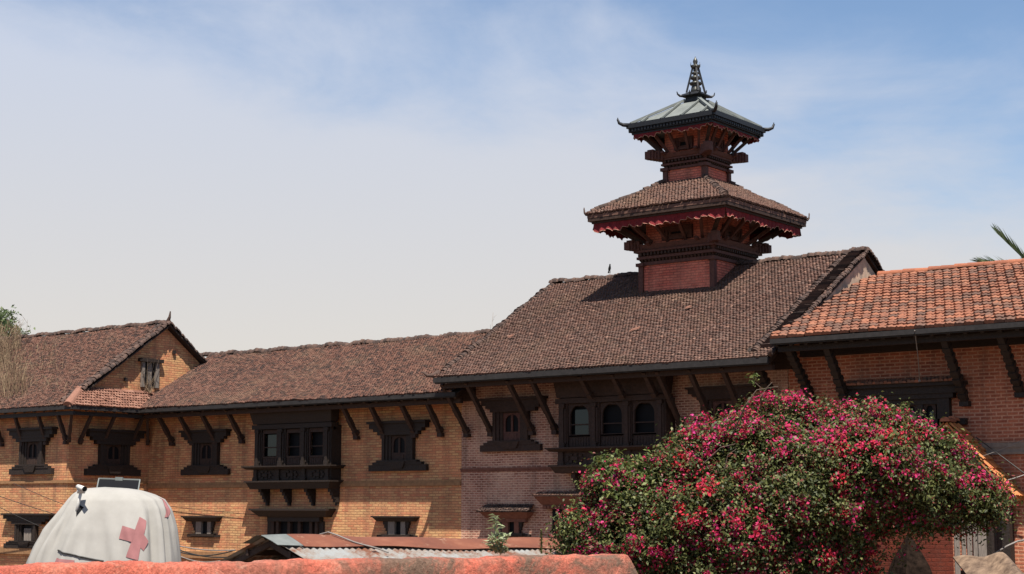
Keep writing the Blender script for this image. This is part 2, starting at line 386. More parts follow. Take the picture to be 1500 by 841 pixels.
# ------------------------------------------------------------------ ground
g = MB()
for i in range(24):
    for j in range(24):
        pass
g.add([(-900, -900, 0), (900, -900, 0), (900, 900, 0), (-900, 900, 0)], [(0, 1, 2, 3)])
single('ground', g, M['ground'], (0, 0, 0), 'dusty brick paved courtyard ground', 'ground', kind='structure')

# ------------------------------------------------------------------ levels of the palace
YM = 36.57                                    # street side wall of the palace
EX, OUT = V((1, 0, 0)), V((0, -1, 0))
def wallbox(mb, x0, x1, y0, y1, z0, z1): return mb.box(WF, x0, x1, y0, y1, z0, z1)

def arch_plate(mb, fr, a0, a1, c0, c1, b0, b1, oa0, oa1, oc0, spring, n=10, cusp=True):
    """board between a0..a1, c0..c1 with an arched hole"""
    mid = (oa0 + oa1) / 2; r = (oa1 - oa0) / 2; top = c1 - (c1 - spring) * .18
    pts = []
    for k in range(n + 1):
        t = math.pi * k / n; y = spring + (top - spring) * math.sin(t) ** .8
        if cusp: y += (top - spring) * .10 * abs(math.cos(3 * t)) * math.sin(t)
        pts.append((mid - r * math.cos(t), min(y, c1 - .01)))
    for k in range(n):
        (xa, ya), (xb, yb) = pts[k], pts[k + 1]
        mb.box8([fr(xa, b0, ya), fr(xa, b0, c1), fr(xa, b1, ya), fr(xa, b1, c1), fr(xb, b0, yb), fr(xb, b0, c1), fr(xb, b1, yb), fr(xb, b1, c1)])
    mb.box(fr, a0, oa0, b0, b1, c0, c1); mb.box(fr, oa1, a1, b0, b1, c0, c1)
    if oc0 > c0 + .005: mb.box(fr, oa0, oa1, b0, b1, c0, oc0)

def carved_window(T, fr, lint, body, sill, z, wood='wood', shutter=True, arch=True, proud=1.):
    """lint/body/sill: (a0,a1) along the wall; z: lintel top, lintel bottom, body bottom, sill bottom"""
    zt, zl, zb, zs = z; p = proud
    a0, a1 = body; wd = a1 - a0; j = wd * .085
    f = MB()
    for k, pr_ in enumerate((.15, .115, .08)):
        k0 = a0 + j * k; k1 = a1 - j * k; zz = zl - j * k * .3 + .0
        f.box(fr, k0, k0 + j * .97, 0, pr_ * p, zb, zz); f.box(fr, k1 - j * .97, k1, 0, pr_ * p, zb, zz)
        f.box(fr, k0 + j, k1 - j, 0, pr_ * p - .004, zz - j * (.6), zz - .002)
    i0 = a0 + 3 * j; i1 = a1 - 3 * j; iz1 = zl - j * 1.3; iz0 = zb
    F = T.part('window', f, M[wood])
    pn = MB(); pn.box(fr, i0 - .01, i1 + .01, .004, .012, iz0, iz1 + .02); T.part('shade_pane', pn, M['dark'], F)  # flat near-black sheet on solid wall, painted shade of the room behind
    if arch:
        s = MB(); pan = iz0 + (iz1 - iz0) * .36
        arch_plate(s, fr, i0, i1, iz0, iz1, .014, .05, i0 + (i1 - i0) * .13, i1 - (i1 - i0) * .13, pan, iz0 + (iz1 - iz0) * .70, cusp=False)
        s.box(fr, i0 + (i1 - i0) * .2, i1 - (i1 - i0) * .2, .05, .062, iz0 + .06, pan - .05)
        if shutter:
            m_ = (i0 + i1) / 2; s.box(fr, m_ - .035, m_ + .035, .014, .045, pan, iz1 - .06)
        T.part('shutter', s, M['wood_red' if wood != 'wood' else 'wood_brown'], F)
    l = MB(); h = zt - zl
    l.box(fr, lint[0], lint[1], 0, .20 * p, zl + h * .30, zt - h * .22)
    l.box(fr, lint[0] - .05, lint[1] + .05, 0, .27 * p, zt - h * .22, zt)
    d = (lint[1] - lint[0] - wd) / 2
    l.box(fr, lint[0] + d * .30, lint[1] - d * .30, 0, .185 * p, zl, zl + h * .30)
    l.box(fr, lint[0] + d * .62, lint[1] - d * .62, 0, .17 * p, zl - h * .35, zl)
    T.part('lintel', l, M[wood], F)
    s2 = MB(); h = zb - zs; d = (sill[1] - sill[0] - wd) / 2
    s2.box(fr, sill[0], sill[1], 0, .13 * p, zs, zs + h * .72)
    s2.box(fr, sill[0] + d * .32, sill[1] - d * .32, 0, .15 * p, zs + h * .72, zb)
    s2.box(fr, sill[0] + d * .65, sill[1] - d * .65, 0, .165 * p, zb, zb + h * .22)
    s2.taper(fr, (a0 + wd * .32, a1 - wd * .32, 0, .17 * p), (a0 + wd * .22, a1 - wd * .22, 0, .19 * p), zs + h * .25, zb + .02)
    T.part('sill', s2, M[wood], F)
    return F
def win_px(T, lint, body, sill, v, Y=YM, X=None, **kw):
    """window measured on the photo, on wall Y=const (or X=const)"""
    um = (body[0] + body[1]) / 2
    if X is None:
        P = lambda u, v_: onY(u, v_, Y); fr = frame((0, Y, 0), EX, OUT); A = lambda u, v_: P(u, v_).x
    else:
        P = lambda u, v_: onX(u, v_, X); fr = frame((X, 0, 0), (0, 1, 0), (1, 0, 0)); A = lambda u, v_: P(u, v_).y
    z = [P(um, q).z for q in v]
    return carved_window(T, fr, [A(u, v[0]) for u in lint], [A(u, v[1]) for u in body], [A(u, v[2]) for u in sill], z, **kw)

def strut(T, foot, head, wood='wood', wd=.11, cap=True):
    s = MB(); foot = V(foot); head = V(head)
    s.beam(foot, head, wd, wd * 1.15)
    d = (head - foot).normalized()
    mid = foot + (head - foot) * .42
    s.beam(foot + d * .02, foot + d * .16, wd * 1.35, wd * 1.5); s.beam(mid - d * .14, mid + d * .14, wd * 1.18, wd * 1.32)
    if cap: s.box(WF, foot.x - wd * .75, foot.x + wd * .75, foot.y - wd * .8, foot.y + wd * .8, foot.z - .13, foot.z - .02)
    return T.part('strut', s, M[wood])

def niche(T, hood, body, hole, sill, v, tiled=None, Y=YM, wood='wood', mat_wing='wood_grey'):
    fr = frame((0, Y, 0), EX, OUT); um = sum(hole) / 2; A = lambda u, q: onY(u, q, Y).x
    z = [onY(um, q, Y).z for q in v]                     # hood top, hood bottom, sill top, sill bottom
    h0, h1 = [A(u, v[0]) for u in hood]; b0, b1 = [A(u, v[1]) for u in body]; o0, o1 = [A(u, v[1]) for u in hole]; s0, s1 = [A(u, v[2]) for u in sill]
    f = MB()
    f.box(fr, b0 + (o0 - b0) * .45, o0, 0, .10, z[2], z[1]); f.box(fr, o1, b1 - (b1 - o1) * .45, 0, .10, z[2], z[1])
    f.box(fr, b0 + (o0 - b0) * .45, b1 - (b1 - o1) * .45, 0, .09, z[1], z[1] + .03)
    F = T.part('window', f, M[mat_wing])
    for e, s_ in ((b0, 1), (b1, -1)):
        wg = MB(); w0 = abs(o0 - b0) * .45
        for k in range(4):
            zz0 = z[2] + (z[1] - z[2]) * k / 4; zz1 = z[2] + (z[1] - z[2]) * (k + 1) / 4; off = w0 * (.55 - .18 * k)
            wg.box(fr, min(e + s_ * off, e + s_ * w0), max(e + s_ * off, e + s_ * w0), 0, .05 + .015 * k, zz0, zz1 + .001)
        T.part('carved_wing', wg, M[wood], F)
    p = MB(); p.box(fr, o0, o1, .003, .01, z[2], z[1]); T.part('shade_pane', p, M['dark'], F)
    h = MB(); hh = z[0] - z[1]
    if tiled:
        h.taper(fr, (h0 + .16, h1 - .16, 0, .16), (h0, h1, 0, .34), z[1] + hh * .15, z[0] - hh * .3)
        h.box(fr, h0 + .22, h1 - .22, 0, .13, z[1] - .05, z[1] + hh * .15)
        H = T.part('hood', h, M['course_red'], F)
        t = MB(); t.tiles(fr(h0 - .02, .40, z[0] - hh * .28), EX * (h1 - h0 + .04), V((0, .40, .20)), .09, .11, prof='flat', wav=0)
        T.part('hood_tiles', t, M['cap'], F, recalc=False)
    else:
        h.taper(fr, (h0 + .10, h1 - .10, 0, .14), (h0, h1, 0, .24), z[1], z[0] - hh * .25)
        h.box(fr, h0 - .03, h1 + .03, 0, .28, z[0] - hh * .25, z[0])
        H = T.part('hood', h, M[wood], F)
    s = MB(); s.box(fr, s0, s1, 0, .07, z[3], z[2] - .02); s.box(fr, b0 - .02, b1 + .02, 0, .13, z[3] + .03, z[2])
    T.part('sill', s, M[wood], F)
    return F

def balcony(T, Yp, body, top, openings, ov, led1, v1, frieze, led2, v2, brk, vb, wood='wood', glass=0, arch=False, rail='wood_grey'):
    """projecting carved window; Yp is its front plane"""
    fr = frame((0, Yp, 0), EX, OUT); D = YM - Yp; um = sum(body) / 2
    A = lambda u, q: onY(u, q, Yp).x; Z = lambda q: onY(um, q, Yp).z
    a0, a1 = A(body[0], v1[0]), A(body[1], v1[0]); zt = top; zo1, zo0 = Z(ov[0]), Z(ov[1]); zb = Z(v1[0])
    f = MB()
    f.box(fr, a0, a1, -D + .25, -.10, zo1 + .06, zt)                     # upper box
    f.taper(fr, (a0 - .02, a1 + .02, -D + .2, .05), (a0 - .16, a1 + .16, -D + .2, .22), zo1 + .30, zt - .08)
    f.box(fr, a0 - .06, a1 + .06, -D + .2, .07, zo1 + .14, zo1 + .28)
    f.box(fr, a0, a0 + .08, -D, -.02, zb, zo1 + .2); f.box(fr, a1 - .08, a1, -D, -.02, zb, zo1 + .2)
    F = T.part('balcony_window', f, M[wood])
    op = [(A(u0, v1[0]), A(u1, v1[0])) for u0, u1 in openings]
    edges = [a0] + [x for o in op for x in o] + [a1]
    for i in range(0, len(edges), 2):                                    # columns between the openings
        e0, e1 = edges[i], edges[i + 1]; c = MB(); mid = (e0 + e1) / 2; hw = (e1 - e0) / 2
        c.box(fr, e0 + .01, e1 - .01, -.10, 0, zb, zo1 + .16)
        for q in (-1, 1): c.box(fr, mid + q * hw * .5 - .03, mid + q * hw * .5 + .03, 0, .035, zb + .1, zo1)
        c.box(fr, mid - .05, mid + .05, 0, .07, zb + .05, zo1 + .05); c.box(fr, mid - .09, mid + .09, 0, .09, zo1 + .03, zo1 + .13)
        c.box(fr, mid - .08, mid + .08, 0, .085, zb, zb + .12)
        T.part('column', c, M[wood], F)
    for k, (o0, o1) in enumerate(op):
        s = MB()
        if arch: arch_plate(s, fr, o0, o1, zo0 - .04, zo1 + .13, -.09, -.03, o0 + .06, o1 - .06, zo0 + .02, zo1 - .22, n=12)
        else:
            s.box(fr, o0, o0 + .05, -.09, -.03, zo0, zo1 + .1); s.box(fr, o1 - .05, o1, -.09, -.03, zo0, zo1 + .1); s.box(fr, o0, o1, -.085, -.035, zo1, zo1 + .12)
        s.box(fr, o0, o1, -.08, -.03, zo0 - .05, zo0)
        zm = zo0 + (zo1 - zo0) * .38; s.box(fr, o0 + .04, o1 - .04, -.07, -.05, zm, zm + .03)
        T.part('window_frame', s, M['wood_brown'], F)
        p = MB(); p.box(fr, o0, o1, -.20, -.19, zo0 - .02, zo1 + .1); T.part('shade_pane', p, M['dark'], F)
        if k == glass:
            p = MB(); p.box(fr, o0 + (o1 - o0) * .22, o1 - (o1 - o0) * .12, -.125, -.12, zo0 + .02, zo1 - .03); T.part('glass_pane', p, M['glass'], F)
        q = MB(); zz0, zz1 = zb + .02, zo0 - .05
        q.box(fr, o0, o1, -.09, -.05, zb, zz1)
        for i in range(7):
            x0 = o0 + .05 + (o1 - o0 - .1) * i / 7
            q.box(fr, x0 + .01, x0 + (o1 - o0) / 9, -.05, -.035, zz0 + .02, zz1 - .02)
        T.part('panel', q, M['wood_brown'], F)
    l = MB(); x0, x1 = A(led1[0], v1[0]), A(led1[1], v1[0]); z1 = Z(v1[1])
    l.taper(fr, (x0 + .08, x1 - .08, -D, .12), (x0, x1, -D, .22), z1, zb - .04); l.box(fr, x0 - .02, x1 + .02, -D, .245, zb - .04, zb)
    T.part('ledge', l, M[wood], F)
    fz = MB(); x0, x1 = A(frieze[0], v1[1]), A(frieze[1], v1[1]); z2 = Z(v2[0])
    fz.box(fr, x0, x1, -D, 0, z2, z1)
    n = len(op)
    for k in range(n + 1):
        xm = x0 + (x1 - x0) * (k + (.12 if k == 0 else -.12 if k == n else 0)) / n
        fz.box(fr, xm - .07, xm + .07, 0, .06, z2, z1); fz.box(fr, xm - .10, xm + .10, 0, .08, z2, z2 + .10)
    for k in range(n):                                                    # carved scrolls
        xm = x0 + (x1 - x0) * (k + .5) / n
        for q in range(9):
            t = 2 * math.pi * q / 9; ax = xm + .26 * math.cos(t); az_ = (z1 + z2) / 2 + (z1 - z2) * .3 * math.sin(t)
            fz.box(fr, ax - .045, ax + .045, 0, .035, az_ - .03, az_ + .03)
        fz.box(fr, xm - .1, xm + .1, 0, .045, (z1 + z2) / 2 - .05, (z1 + z2) / 2 + .05)
    T.part('frieze', fz, M[wood], F)
    l = MB(); x0, x1 = A(led2[0], v2[0]), A(led2[1], v2[0]); z3 = Z(v2[1])
    l.box(fr, x0, x1, -D, .18, z2 - .05, z2); l.taper(fr, (x0 + .16, x1 - .16, -D, .06), (x0 + .05, x1 - .05, -D, .14), z3, z2 - .05)
    T.part('ledge', l, M[wood], F)
    for u in brk:
        c = MB(); x = A(u, v2[1]); zb0 = Z(vb)
        for k in range(4):
            t0, t1 = k / 4, (k + 1) / 4
            c.box(fr, x - .065, x + .065, -D, -D + .12 + (D - .16) * (1 - t0) ** 1.3, z3 + (zb0 - z3) * t1, z3 + (zb0 - z3) * t0)
        c.box(fr, x - .05, x + .05, -D, -D + .09, zb0 - .1, zb0)
        T.part('bracket', c, M[wood], F)
    return F

def gable_roof(T, x0, x1, ye, ze, yr, zr, tile, tw=.13, te=.13, keep=None, prof='flat', th=.04, wav=.02, cap='cap', cap_r=.12, cap_len=.075, yb=None, sofw='wood_brown', rafter=.45, sag=.03, caps=True, fas=.17, wf=.97, jit=1.):
    """front slope tiled, back slope plain; ridge along X"""
    yb = yb or 2 * yr - ye
    slab = MB(); d = .05
    slab.box8([V((x, y, z)) for x in (x0, x1) for (y, z) in ((ye + .03, ze - .06), (ye + .03, ze - .06 - d), (yr, zr - .08), (yr, zr - .08 - d))])
    slab.box8([V((x, y, z)) for x in (x0, x1) for (y, z) in ((yr + .002, zr), (yr + .002, zr - d), (yb, ze), (yb, ze - d))])
    R = T.part('roof', slab, M['tile_bed'])
    t = MB(); t.tiles((x0, ye, ze), V((x1 - x0, 0, 0)), V((0, yr - ye, zr - ze)), tw, te, keep, prof, th, jit=jit, wav=wav, wf=wf)
    T.part('roof_tiles', t, M[tile], R, recalc=False)
    if caps:
        c = MB(); c.caps((x0, yr, zr + .03), (x1, yr, zr + .03), cap_r, cap_len, sag=sag); T.part('ridge_cap', c, M[cap], R)
    f = MB(); f.box(WF, x0, x1, ye - .02, ye + .02, ze - fas - .03, ze - .005); f.box(WF, x0 + .02, x1 - .02, ye + .03, ye + .10, ze - fas - .06, ze - fas + .0)
    T.part('fascia', f, M['fascia'])
    s = MB(); k = (zr - ze) / (yr - ye); yw = YM + .1
    n = int((x1 - x0) / rafter)
    for i in range(n + 1):
        x = x0 + .1 + (x1 - x0 - .2) * i / n
        s.beam((x, ye + .1, ze - .14), (x, yw, ze - .14 + k * (yw - ye - .1)), .09, .10)
    s.box(WF, x0 + .1, x1 - .1, YM - .14, YM - .01, ze - .20, ze - .05 + k * .8)
    s.box(WF, x0 + .05, x1 - .05, ye + .28, ye + .42, ze - .30, ze - .17)
    T.part('soffit', s, M[sofw])
    return R

# ================================================================== main palace house
T1 = Thing('palace_house', (-24.5, YM, 0), 'tall red brick palace house with big brown tiled roof under the pagoda tower', 'house')
MX0, MX1, MYE, MZE, MYR, MZR = -29.83, -19.10, 35.07, 6.20, 40.75, 9.52
kM = (MZR - MZE) / (MYR - MYE)
wl_ = MB(); yb = 2 * MYR - MYE
wx0 = onY(676, 690, YM).x
wl_.prism([(wx0, YM, -.2), (wx0, YM, MZE - .12 + kM * 1.45), (wx0, MYR, MZR - .13), (wx0, yb - 1.5, MZE - .12 + kM * 1.45), (wx0, yb - 1.5, -.2)], (MX1 - .28 - wx0, 0, 0))
T1.part('wall', wl_, M['brick_red'])
c = MB(); zc = onY(740, 687, YM).z
c.box(WF, wx0 - .02, -19.0, YM - .045, YM + .02, zc - .02, zc + .035); c.box(WF, wx0 - .01, -19.0, YM - .025, YM + .02, zc - .07, zc - .02)
T1.part('string_course', c, M['course_red'])
R1 = gable_roof(T1, MX0, MX1, MYE, MZE, MYR, MZR, 'tile', tw=.10, te=.105, prof='flat', th=.034, wav=.012, wf=.88, fas=.12, jit=.7)
for x in (MX0 + .12, MX1 - .55, MX1 - .02):
    c = MB(); c.caps((x, MYE + .25, MZE + kM * .25 + .05), (x, MYR + .05, MZR + .05), .10 if x != MX1 - .02 else .07, .075, up=V((0, -.5, .86)))
    T1.part('verge_cap', c, M['cap'], R1)
c = MB(); c.tiles((MX1 - .42, MYE + .4, MZE + kM * .4 + .05), V((.36, 0, 0)), V((0, MYR - MYE - .4, MZR - MZE - kM * .4)), .36, .085, th=.06, wav=0, stagger=False)
T1.part('verge_tiles', c, M['cap'], R1, recalc=False)
for x, dx in ((MX0, -1), (MX1, 1)):           # back verge and upturned corner tile
    c = MB(); c.caps((x - dx * .05, MYR + .05, MZR + .05), (x - dx * .05, yb, MZE + .05), .15, .12, up=V((0, .5, .86))); T1.part('verge_cap', c, M['cap'], R1)
    c = MB(); p = V((x, MYE, MZE)); c.tube([p + V((0, .25, .16)), p + V((dx * .05, .02, .06)), p + V((dx * .12, -.14, .05)), p + V((dx * .2, -.22, .16))], .09, 7, .03); T1.part('corner_tile', c, M['cap'], R1, smooth=True)
# plaster over the gable which shows above the lower orange roof
c = MB(); gx = MX1 - .13
c.prism([(gx + .005, MYE + 1.7, MZE + kM * 1.7 - .14), (gx + .005, MYR, MZR - .14), (gx + .005, yb - 1.7, MZE + kM * 1.7 - .14), (gx + .005, yb - 1.7, 6.2), (gx + .005, MYE + 1.7, 6.2)], (.05, 0, 0))
T1.part('gable_plaster', c, M['plaster'])
win_px(T1, (711, 801), (726, 777), (707, 795), (583, 598, 648, 661), wood='wood_brown')
win_px(T1, (1013, 1112), (1030, 1090), (1010, 1112), (566, 580, 640, 654), wood='wood_brown')
balcony(T1, YM - .46, (818, 976), MZE - .12 + kM * .95, [(832, 864), (879, 913), (926, 961)], (596, 636), (806, 981), (654, 660), (817, 977), (808, 981), (680, 692), (838, 886, 938), 722, wood='wood_brown', glass=0, arch=True)
niche(T1, (712, 783), (731, 768), (747, 756), (728, 778), (745, 762, 781, 786), tiled=True, mat_wing='course_red')
# tiled hood over the hidden ground floor opening
fr = frame((0, YM, 0), EX, OUT); h = MB()
hx0, hx1 = onY(795, 730, YM).x, onY(930, 730, YM).x; hz0, hz1 = onY(830, 748, YM).z, onY(830, 724, YM).z
h.taper(fr, (hx0 + .12, hx1 - .12, 0, .22), (hx0, hx1, 0, .42), hz0 + .16, hz1 - .06)
h.box(fr, hx0 + .14, hx1 - .14, 0, .20, hz0 + .04, hz0 + .16)
for i in range(22): h.box(fr, hx0 + .2 + i * (hx1 - hx0 - .4) / 22, hx0 + .28 + i * (hx1 - hx0 - .4) / 22, 0, .24, hz0 + .06, hz0 + .13)
H = T1.part('hood', h, M['course_red'])
t = MB(); t.tiles(fr(hx0 - .02, .46, hz1 - .05), EX * (hx1 - hx0 + .04), V((0, .45, .14)), .1, .12, wav=0); T1.part('hood_tiles', t, M['tile'], H, recalc=False)
p = MB(); p.box(fr, hx0 + .35, hx1 - .35, .003, .03, hz0 - 1.3, hz0 + .04); T1.part('shade_pane', p, M['dark'], H)
zf = onY(722, 633, YM).z
for u, v in ((687, 633), (722, 633), (782, 630), (816, 627), (1000, 620), (1046, 617), (1094, 612)):
    x = onY(u, v, YM).x; strut(T1, (x, YM - .08, zf), (x, MYE + .28, MZE - .16), 'wood_brown')
for u, v in ((868, 583), (915, 583), (962, 581)):
    q = onY(u, v, YM - .62); strut(T1, (q.x, YM - .66, q.z), (q.x, MYE + .28, MZE - .16), 'wood_brown', cap=False)

# ================================================================== left wing
T2 = Thing('palace_wing', (-37, YM, 0), 'low yellow brick palace wing with sagging brown roof between gabled block and red house', 'house')
LYE, LZE, LYR, LZR = 35.50, 5.80, 39.30, 7.90
kL = (LZR - LZE) / (LYR - LYE)
IX = -43.88
wl_ = MB(); ybl = 2 * LYR - LYE
wl_.prism([(IX, YM, -.2), (IX, YM, LZE - .12 + kL * 1.0), (IX, LYR, LZR - .13), (IX, ybl - 1, LZE - .12 + kL), (IX, ybl - 1, -.2)], (wx0 - .004 - IX, 0, 0))
T2.part('wall', wl_, M['brick_yellow'])
c = MB(); zc = onY(450, 711, YM).z
c.box(WF, IX, wx0 - .01, YM - .05, YM + .02, zc - .05, zc + .05); c.box(WF, IX, wx0 - .01, YM - .03, YM + .02, zc + .05, zc + .12)
T2.part('string_course', c, M['course'])
c = MB(); zc2 = onY(290, 812, YM).z
c.box(WF, IX, wx0 - .01, YM - .10, YM + .02, zc2 - .12, zc2 + .1); T2.part('plinth_ledge', c, M['course'])
BXE = -43.08                                   # eave line of the pent roof on the gabled block
def lkeep(a, s_):
    x = IX - 1.3 + a; y = LYE + s_ / math.sqrt(1 + kL * kL); 
    return x > IX + .8 - (y - LYE) * .62 and x < MX0 + .1
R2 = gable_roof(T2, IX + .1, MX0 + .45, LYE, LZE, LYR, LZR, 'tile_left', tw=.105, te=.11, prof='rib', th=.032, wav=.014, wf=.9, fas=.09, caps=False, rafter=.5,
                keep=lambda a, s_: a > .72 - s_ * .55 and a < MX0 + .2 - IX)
c = MB(); c.caps((IX - .6, LYR, LZR + .05), (MX0 + .1, LYR, LZR + .02), .13, .075, sag=.02, jit=1.3); T2.part('ridge_cap', c, M['cap'], R2)
win_px(T2, (272, 338), (286, 323), (269, 338), (630, 644, 684, 696))
win_px(T2, (547, 629), (564, 609), (544, 628), (617, 632, 677, 690))
balcony(T2, YM - .44, (372, 485), LZE - .12 + kL * .35, [(383, 405), (418, 439), (451, 473)], (634, 668), (362, 491), (682, 687), (371, 485), (363, 489), (704, 716), (379, 411, 446, 481), 736, glass=0)
fr = frame((0, YM, 0), EX, OUT)                # barred ground floor window under the balcony
A = lambda u, v: onY(u, v, YM).x; Z = lambda v: onY(435, v, YM).z
h = MB(); h.taper(fr, (A(388, 755), A(486, 755), 0, .26), (A(381, 746), A(491, 746), 0, .42), Z(757), Z(748)); h.box(fr, A(379, 746), A(492, 746), 0, .45, Z(748), Z(745))
h.box(fr, A(398, 760), A(474, 760), 0, .2, Z(764), Z(757))
f = MB()
for u in (403, 410, 427, 442, 459, 467): f.box(fr, A(u - 2, 770), A(u + 2, 770), 0, .12, Z(800), Z(764))
f.box(fr, A(400, 770), A(470, 770), 0, .10, Z(803), Z(797))
F = T2.part('window', f, M['wood_brown']); T2.part('hood', h, M['wood'], F)
p = MB(); p.box(fr, A(403, 770), A(467, 770), .003, .012, Z(800), Z(764)); T2.part('shade_pane', p, M['dark'], F)
for u0, u1 in ((394, 402), (468, 476)):
    p = MB(); p.box(fr, A(u0, 770), A(u1, 770), 0, .07, Z(792), Z(764)); T2.part('carved_wing', p, M['wood'], F)
niche(T2, (275, 325), (284, 316), (298, 307), (276, 323), (756, 764, 782, 787))
niche(T2, (553, 614), (564, 602), (581, 590), (554, 612), (756, 764, 783, 789))
zf = onY(525, 638, YM).z
for u in (255, 285, 318, 357, 525, 565, 610, 648):
    x = onY(u, 640, YM).x; strut(T2, (x, YM - .07, zf), (x, LYE + .30, LZE - .15), 'wood_brown')

# ================================================================== gabled block far left
T3 = Thing('gabled_block', (-48, 35, 0), 'yellow brick gabled block with attic window and small sunlit tiled pent roof', 'house')
BX, BY = IX, 33.26; GU = IX + .20; BYE, BZE, BYR, BZR = 32.66, 5.80, 36.94, 8.85; BL = -62.
kB = (BZR - BZE) / (BYR - BYE); ybb = 2 * BYR - BYE
wl_ = MB(); GX = BX - .02
wl_.prism([(BL, BY, -.2), (BL, BY, BZE - .1 + kB * .6), (BL, BYR, BZR - .12), (BL, ybb - .6, BZE - .1 + kB * .6), (BL, ybb - .6, -.2)], (GX - BL, 0, 0))
T3.part('wall', wl_, M['brick_yellow'])
gw = MB(); zg = BZE + .55; dyg = (zg + .1 - BZE) / kB
gw.prism([(GX + .002, BYE + dyg, zg), (GX + .002, BYR, BZR - .10), (GX + .002, ybb - dyg, zg)], (GU - GX - .002, 0, 0)); T3.part('gable', gw, M['brick_yellow'])
c = MB(); zc = onY(50, 706, BY).z
c.box(WF, BL, GX + .05, BY - .05, BY + .02, zc - .05, zc + .05); c.box(WF, GX - .02, GX + .05, BY + .02, YM - .06, zc - .05, zc + .05)
T3.part('string_course', c, M['course'])
c = MB(); zc = onY(20, 806, BY).z
c.box(WF, BL, GX + .12, BY - .12, BY + .02, zc - .12, zc + .1); c.box(WF, GX - .02, GX + .12, BY + .02, YM - .12, zc - .12, zc + .1); T3.part('plinth_ledge', c, M['course'])
slab = MB(); d = .07; X1 = GU + .24
slab.box8([V((x, y, z)) for x in (BL, X1) for (y, z) in ((BYE + .03, BZE - .06), (BYE + .03, BZE - .11), (BYR, BZR - .08), (BYR, BZR - .13))])
slab.box8([V((x, y, z)) for x in (BL, X1) for (y, z) in ((BYR + .002, BZR), (BYR + .002, BZR - d), (ybb, BZE), (ybb, BZE - d))])
R3 = T3.part('roof', slab, M['tile_bed'])
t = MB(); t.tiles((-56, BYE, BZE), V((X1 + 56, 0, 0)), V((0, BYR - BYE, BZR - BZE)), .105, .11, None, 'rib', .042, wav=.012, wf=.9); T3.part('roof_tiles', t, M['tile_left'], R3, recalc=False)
c = MB(); c.caps((-56, BYR, BZR + .04), (X1, BYR, BZR + .04), .12, .075); T3.part('ridge_cap', c, M['cap'], R3)
for k, (xx, r) in enumerate(((X1 - .30, .10), (X1 - .06, .10))):
    c = MB(); c.caps((xx, BYE + (.1 if k == 0 else .75), BZE + kB * (.1 if k == 0 else .75) + .05), (xx, BYR, BZR + .05), r, .12, up=V((0, -.5, .8))); T3.part('verge_cap', c, M['cap'], R3)
    c = MB(); c.caps((xx, BYR, BZR + .05), (xx, ybb, BZE + .05), r, .12, up=V((0, .5, .8))); T3.part('verge_cap', c, M['cap'], R3)
c = MB(); c.tube([V((X1 - .1, BYR, BZR + .05)), V((X1, BYR, BZR + .22)), V((X1 + .03, BYR, BZR + .42))], .08, 6, .02); T3.part('ridge_finial', c, M['cap'], R3)
c = MB(); q = V((BXE - .05, BYE - .02, BZE)); c.caps(q + V((-.06, 0, .05)), q + V((-.42, .62, .50)), .15, .5, n=8, jit=0); c.prism([q + V((-.12, -.03, -.05)), q + V((.06, -.03, -.05)), q + V((-.03, -.03, .16))], (0, .1, 0)); T3.part('corner_tile', c, M['tile_pent'], R3)
# pent roof at the foot of the gable
pz = BZE + .70; slab = MB()
py0, py1 = BYE + .05, LYE + 1.1
slab.box8([V(p) for p in ((BXE, py0, BZE - .04), (BXE, py0, BZE - .10), (GU, py0 + .6, pz - .04), (GU, py0 + .6, pz - .1), (BXE, py1, BZE - .04), (BXE, py1, BZE - .10), (GU, py1 + .9, pz - .04), (GU, py1 + .9, pz - .1))])
P3 = T3.part('pent_roof', slab, M['tile_pent'])
t = MB(); t.tiles((BXE, py0, BZE), V((0, py1 - py0 + .6, 0)), V((GU - BXE, 0, pz - BZE)), .115, .12, lambda a, s_: a > s_ * .75 and a < py1 - py0 - .95 + s_ * .9, 'rib', .045, wav=.01); T3.part('pent_tiles', t, M['tile_pent'], P3, recalc=False)
f = MB(); f.box(WF, BL, BXE + .02, BYE - .02, BYE + .02, BZE - .13, BZE - .005); f.box(WF, BXE - .02, BXE + .02, BYE + .022, LYE - .03, BZE - .13, BZE - .005)
f.box(WF, BL, BXE - .05, BYE + .12, BYE + .22, BZE - .3, BZE - .18); f.box(WF, BXE - .25, BXE - .15, BYE + .23, LYE + .2, BZE - .3, BZE - .18)
T3.part('fascia', f, M['fascia'])
s = MB()
for i in range(34):
    x = BL + .4 + i * .53; s.beam((x, BYE + .08, BZE - .13), (x, BY + .1, BZE - .13 + kB * .6), .09, .1)
for i in range(9):
    y = BY + .1 + i * .38; s.beam((BXE - .08, y, BZE - .13), (GX - .05, y, pz - .17), .09, .1)
s.box(WF, BL, GX - .01, BY - .10, BY - .002, BZE - .13 + kB * .5 - .05, BZE - .13 + kB * .5 + .05); s.box(WF, GX + .002, GX + .10, BY - .10, YM - .1, pz - .26, pz - .15)
T3.part('soffit', s, M['wood_brown'])
win_px(T3, (21, 84), (34, 67), (18, 80), (627, 642, 683, 695), Y=BY)
win_px(T3, (126, 206), (144, 187), (123, 203), (630, 646, 684, 697), X=GX)
F = win_px(T3, (12, 79), (27, 57), (10, 66), (752, 764, 794, 803), Y=BY, arch=False)
c = MB(); fr3 = frame((0, BY, 0), EX, OUT); a0, a1 = onY(37, 780, BY).x, onY(55, 780, BY).x; z0, z1 = onY(45, 794, BY).z, onY(45, 774, BY).z
for i in range(8): c.tube([fr3(a0 + (a1 - a0) * (i + .5) / 8, .03, z0), fr3(a0 + (a1 - a0) * (i + .5) / 8, .03, z1)], (a1 - a0) / 15, 6)
T3.part('curtain', c, M['wood_grey'], F)
